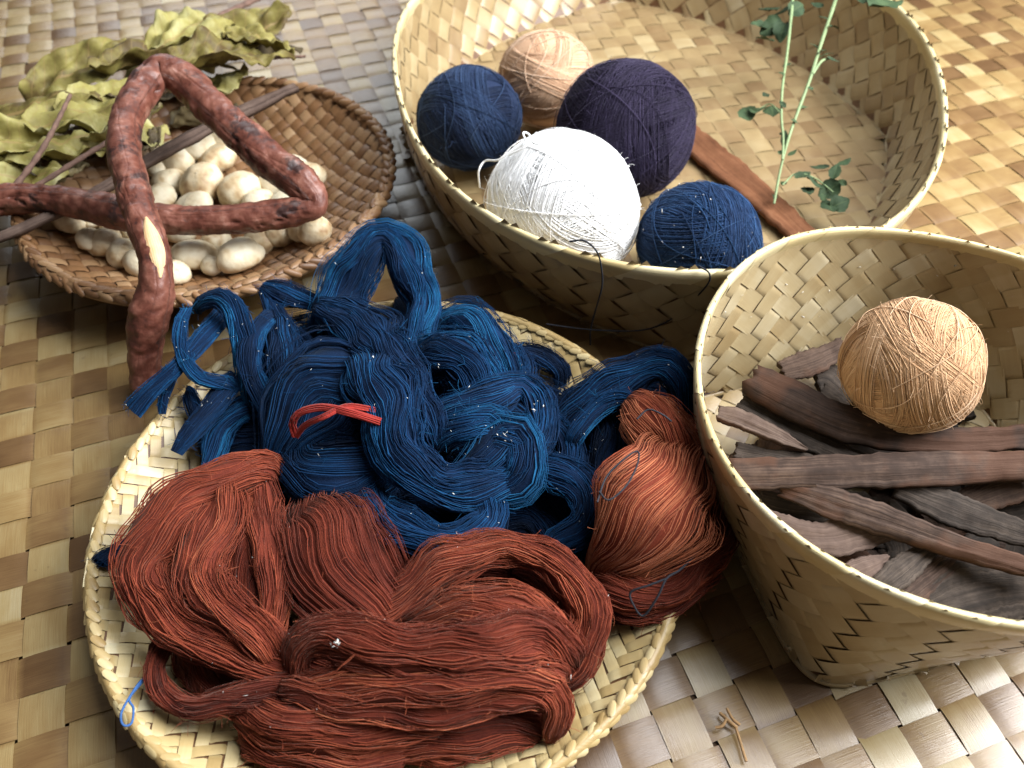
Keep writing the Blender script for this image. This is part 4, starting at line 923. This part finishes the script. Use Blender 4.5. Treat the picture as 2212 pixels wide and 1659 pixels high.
leafs = [(1612, 245, .046, 46, 40, 100), (1640, 238, .050, 44, 40, 60), (1668, 240, .052, 46, 42, 80), (1655, 205, .058, 26, 16, 40), (1735, 378, .036, 40, 30, 30), (1760, 395, .036, 44, 36, -20), (1790, 410, .034, 50, 44, 200), (1815, 440, .030, 46, 42, 20),
         (1790, 445, .028, 50, 40, 100), (1805, 370, .040, 44, 26, 70), (1770, 360, .040, 40, 20, 160), (1825, 350, .042, 34, 22, 30), (1695, 300, .050, 46, 18, 80), (1688, 330, .044, 34, 16, 60), (1690, 225, .066, 22, 12, 120),
         (1665, 60, .080, 54, 44, 200), (1650, 85, .078, 54, 40, 230), (1685, 30, .084, 60, 50, 170), (1660, 20, .084, 56, 46, 210), (1690, 70, .08, 50, 40, 250), (1640, 55, .08, 44, 36, 190), (1720, 20, .09, 50, 40, 40), (1700, -10, .09, 60, 50, 100),
         (1785, 120, .084, 34, 14, 10), (1770, 112, .086, 26, 10, 70), (1800, 128, .083, 30, 12, -10), (1915, 6, .115, 90, 64, 20), (1880, -25, .115, 80, 60, 60), (1765, 10, .096, 30, 14, 140), (1672, 425, .022, 22, 14, 250), (1745, 412, .032, 36, 30, 270)]
leafs += [(1722+dx, y, z, L, L*.55, yw) for dx, y, z, L, yw in [(14, 232, .064, 22, 20), (-6, 262, .06, 20, 150), (30, 190, .072, 22, 40), (58, 108, .086, 26, 60), (36, 100, .086, 22, 150), (-22, 140, .076, 22, 30), (-38, 160, .074, 24, 140), (-32, 290, .052, 20, 200), (-10, 330, .046, 22, 20), (80, 60, .093, 30, 30), (60, 40, .094, 28, 160), (-30, 395, .03, 24, 100), (60, 425, .030, 34, 60), (95, 395, .036, 30, 120)]]
for k, (x, y, z, L, Wd, yaw) in enumerate(leafs):
    p = P(x, y, z); V = orient(leaf_grid(px2m(L, p), px2m(Wd, p), 600+k, .3, .10, 12, 7, .15, .9), p, math.radians(yaw), rng.uniform(-.5, .5), rng.uniform(-.5, .5))
    obj('leaf', V, grid_faces(12, 7), M['green'], spr, uv=LUV(12, 7))

# ------------------------------------------------------------------ lint and straw bits
def specks(name, pts, size, material, label, seed):
    r = np.random.default_rng(seed); S = len(pts)
    base = np.array([[1, 0, -.6], [-.5, .87, -.6], [-.5, -.87, -.6], [0, 0, .8]])
    V = []
    for p in pts:
        A = norm(r.normal(size=(3, 3))); sc = size*r.uniform(.5, 1.6)
        V.append(p+(base*np.array([r.uniform(.8, 2.6), r.uniform(.3, .7), r.uniform(.25, .5)]))@A*sc)
    f = np.array([[0, 1, 3], [1, 2, 3], [2, 0, 3], [0, 2, 1]])
    F = (f[None]+4*np.arange(S)[:, None, None]).reshape(-1, 3)
    o = link(name, mesh(name, np.vstack(V), F, material)); return tag(o, label, 'lint', None, 'stuff')
r = np.random.default_rng(91); pts = []
for arr, nm in LINT_PTS:
    if nm.startswith('red'): continue
    sel = arr[arr[:, 2] > .05]
    if len(sel) < 40: continue
    pts += list(sel[r.integers(0, len(sel), 8 if 'indigo' in nm else 4)]+np.array([0, 0, .0008]))
for (x, y, z, k) in [(720, 1390, .108, 12), (1160, 880, .10, 7), (1085, 940, .104, 7)]:
    pts += [P(x+r.normal(0, 8), y+r.normal(0, 6), z) for _ in range(k)]
specks('lint_specks', pts, .00062, M['lint'], 'tiny white lint specks dusted over the heaped yarn', 5)
pts = []
for _ in range(34):
    u_, v_ = r.uniform(.03, .44), r.uniform(.40, .85); q = deep_S(np.array([u_]), np.array([v_]))[0]; d = np.array([DX-q[0], DY-q[1], 0]); pts.append(q+norm(d)*.0016)
specks('lint_specks', pts, .0007, M['lint'], 'white lint specks stuck inside the round basket wall', 6)
pts = []
cb = P(1508, 525, .052); Rb = px2m(132, cb)
for _ in range(46):
    d = norm(r.normal(size=3)*np.array([1, 1, .6])+np.array([.0, -.5, .6])); pts.append(cb+d*Rb*1.012*np.array([1, 1, .97]))
specks('lint_specks', pts, .0007, M['lint'], 'white lint specks on the indigo yarn ball', 7)
M['bit'] = flat('straw_bit', (.40, .24, .11), .8)
for k, pts_ in enumerate([[(1555, 1540, .004), (1575, 1558, .006), (1592, 1572, .004)], [(1570, 1552, .006), (1560, 1568, .005), (1545, 1572, .004)], [(1588, 1568, .004), (1598, 1600, .004), (1612, 1645, .004)], [(1570, 1530, .005), (1582, 1552, .005), (1598, 1566, .004)]]):
    thread('straw_bit', pts_, M['bit'], .0009, 'thin brown straw shred on the mat between tray and round basket', 'straw', 24, 'straw shreds on the mat')
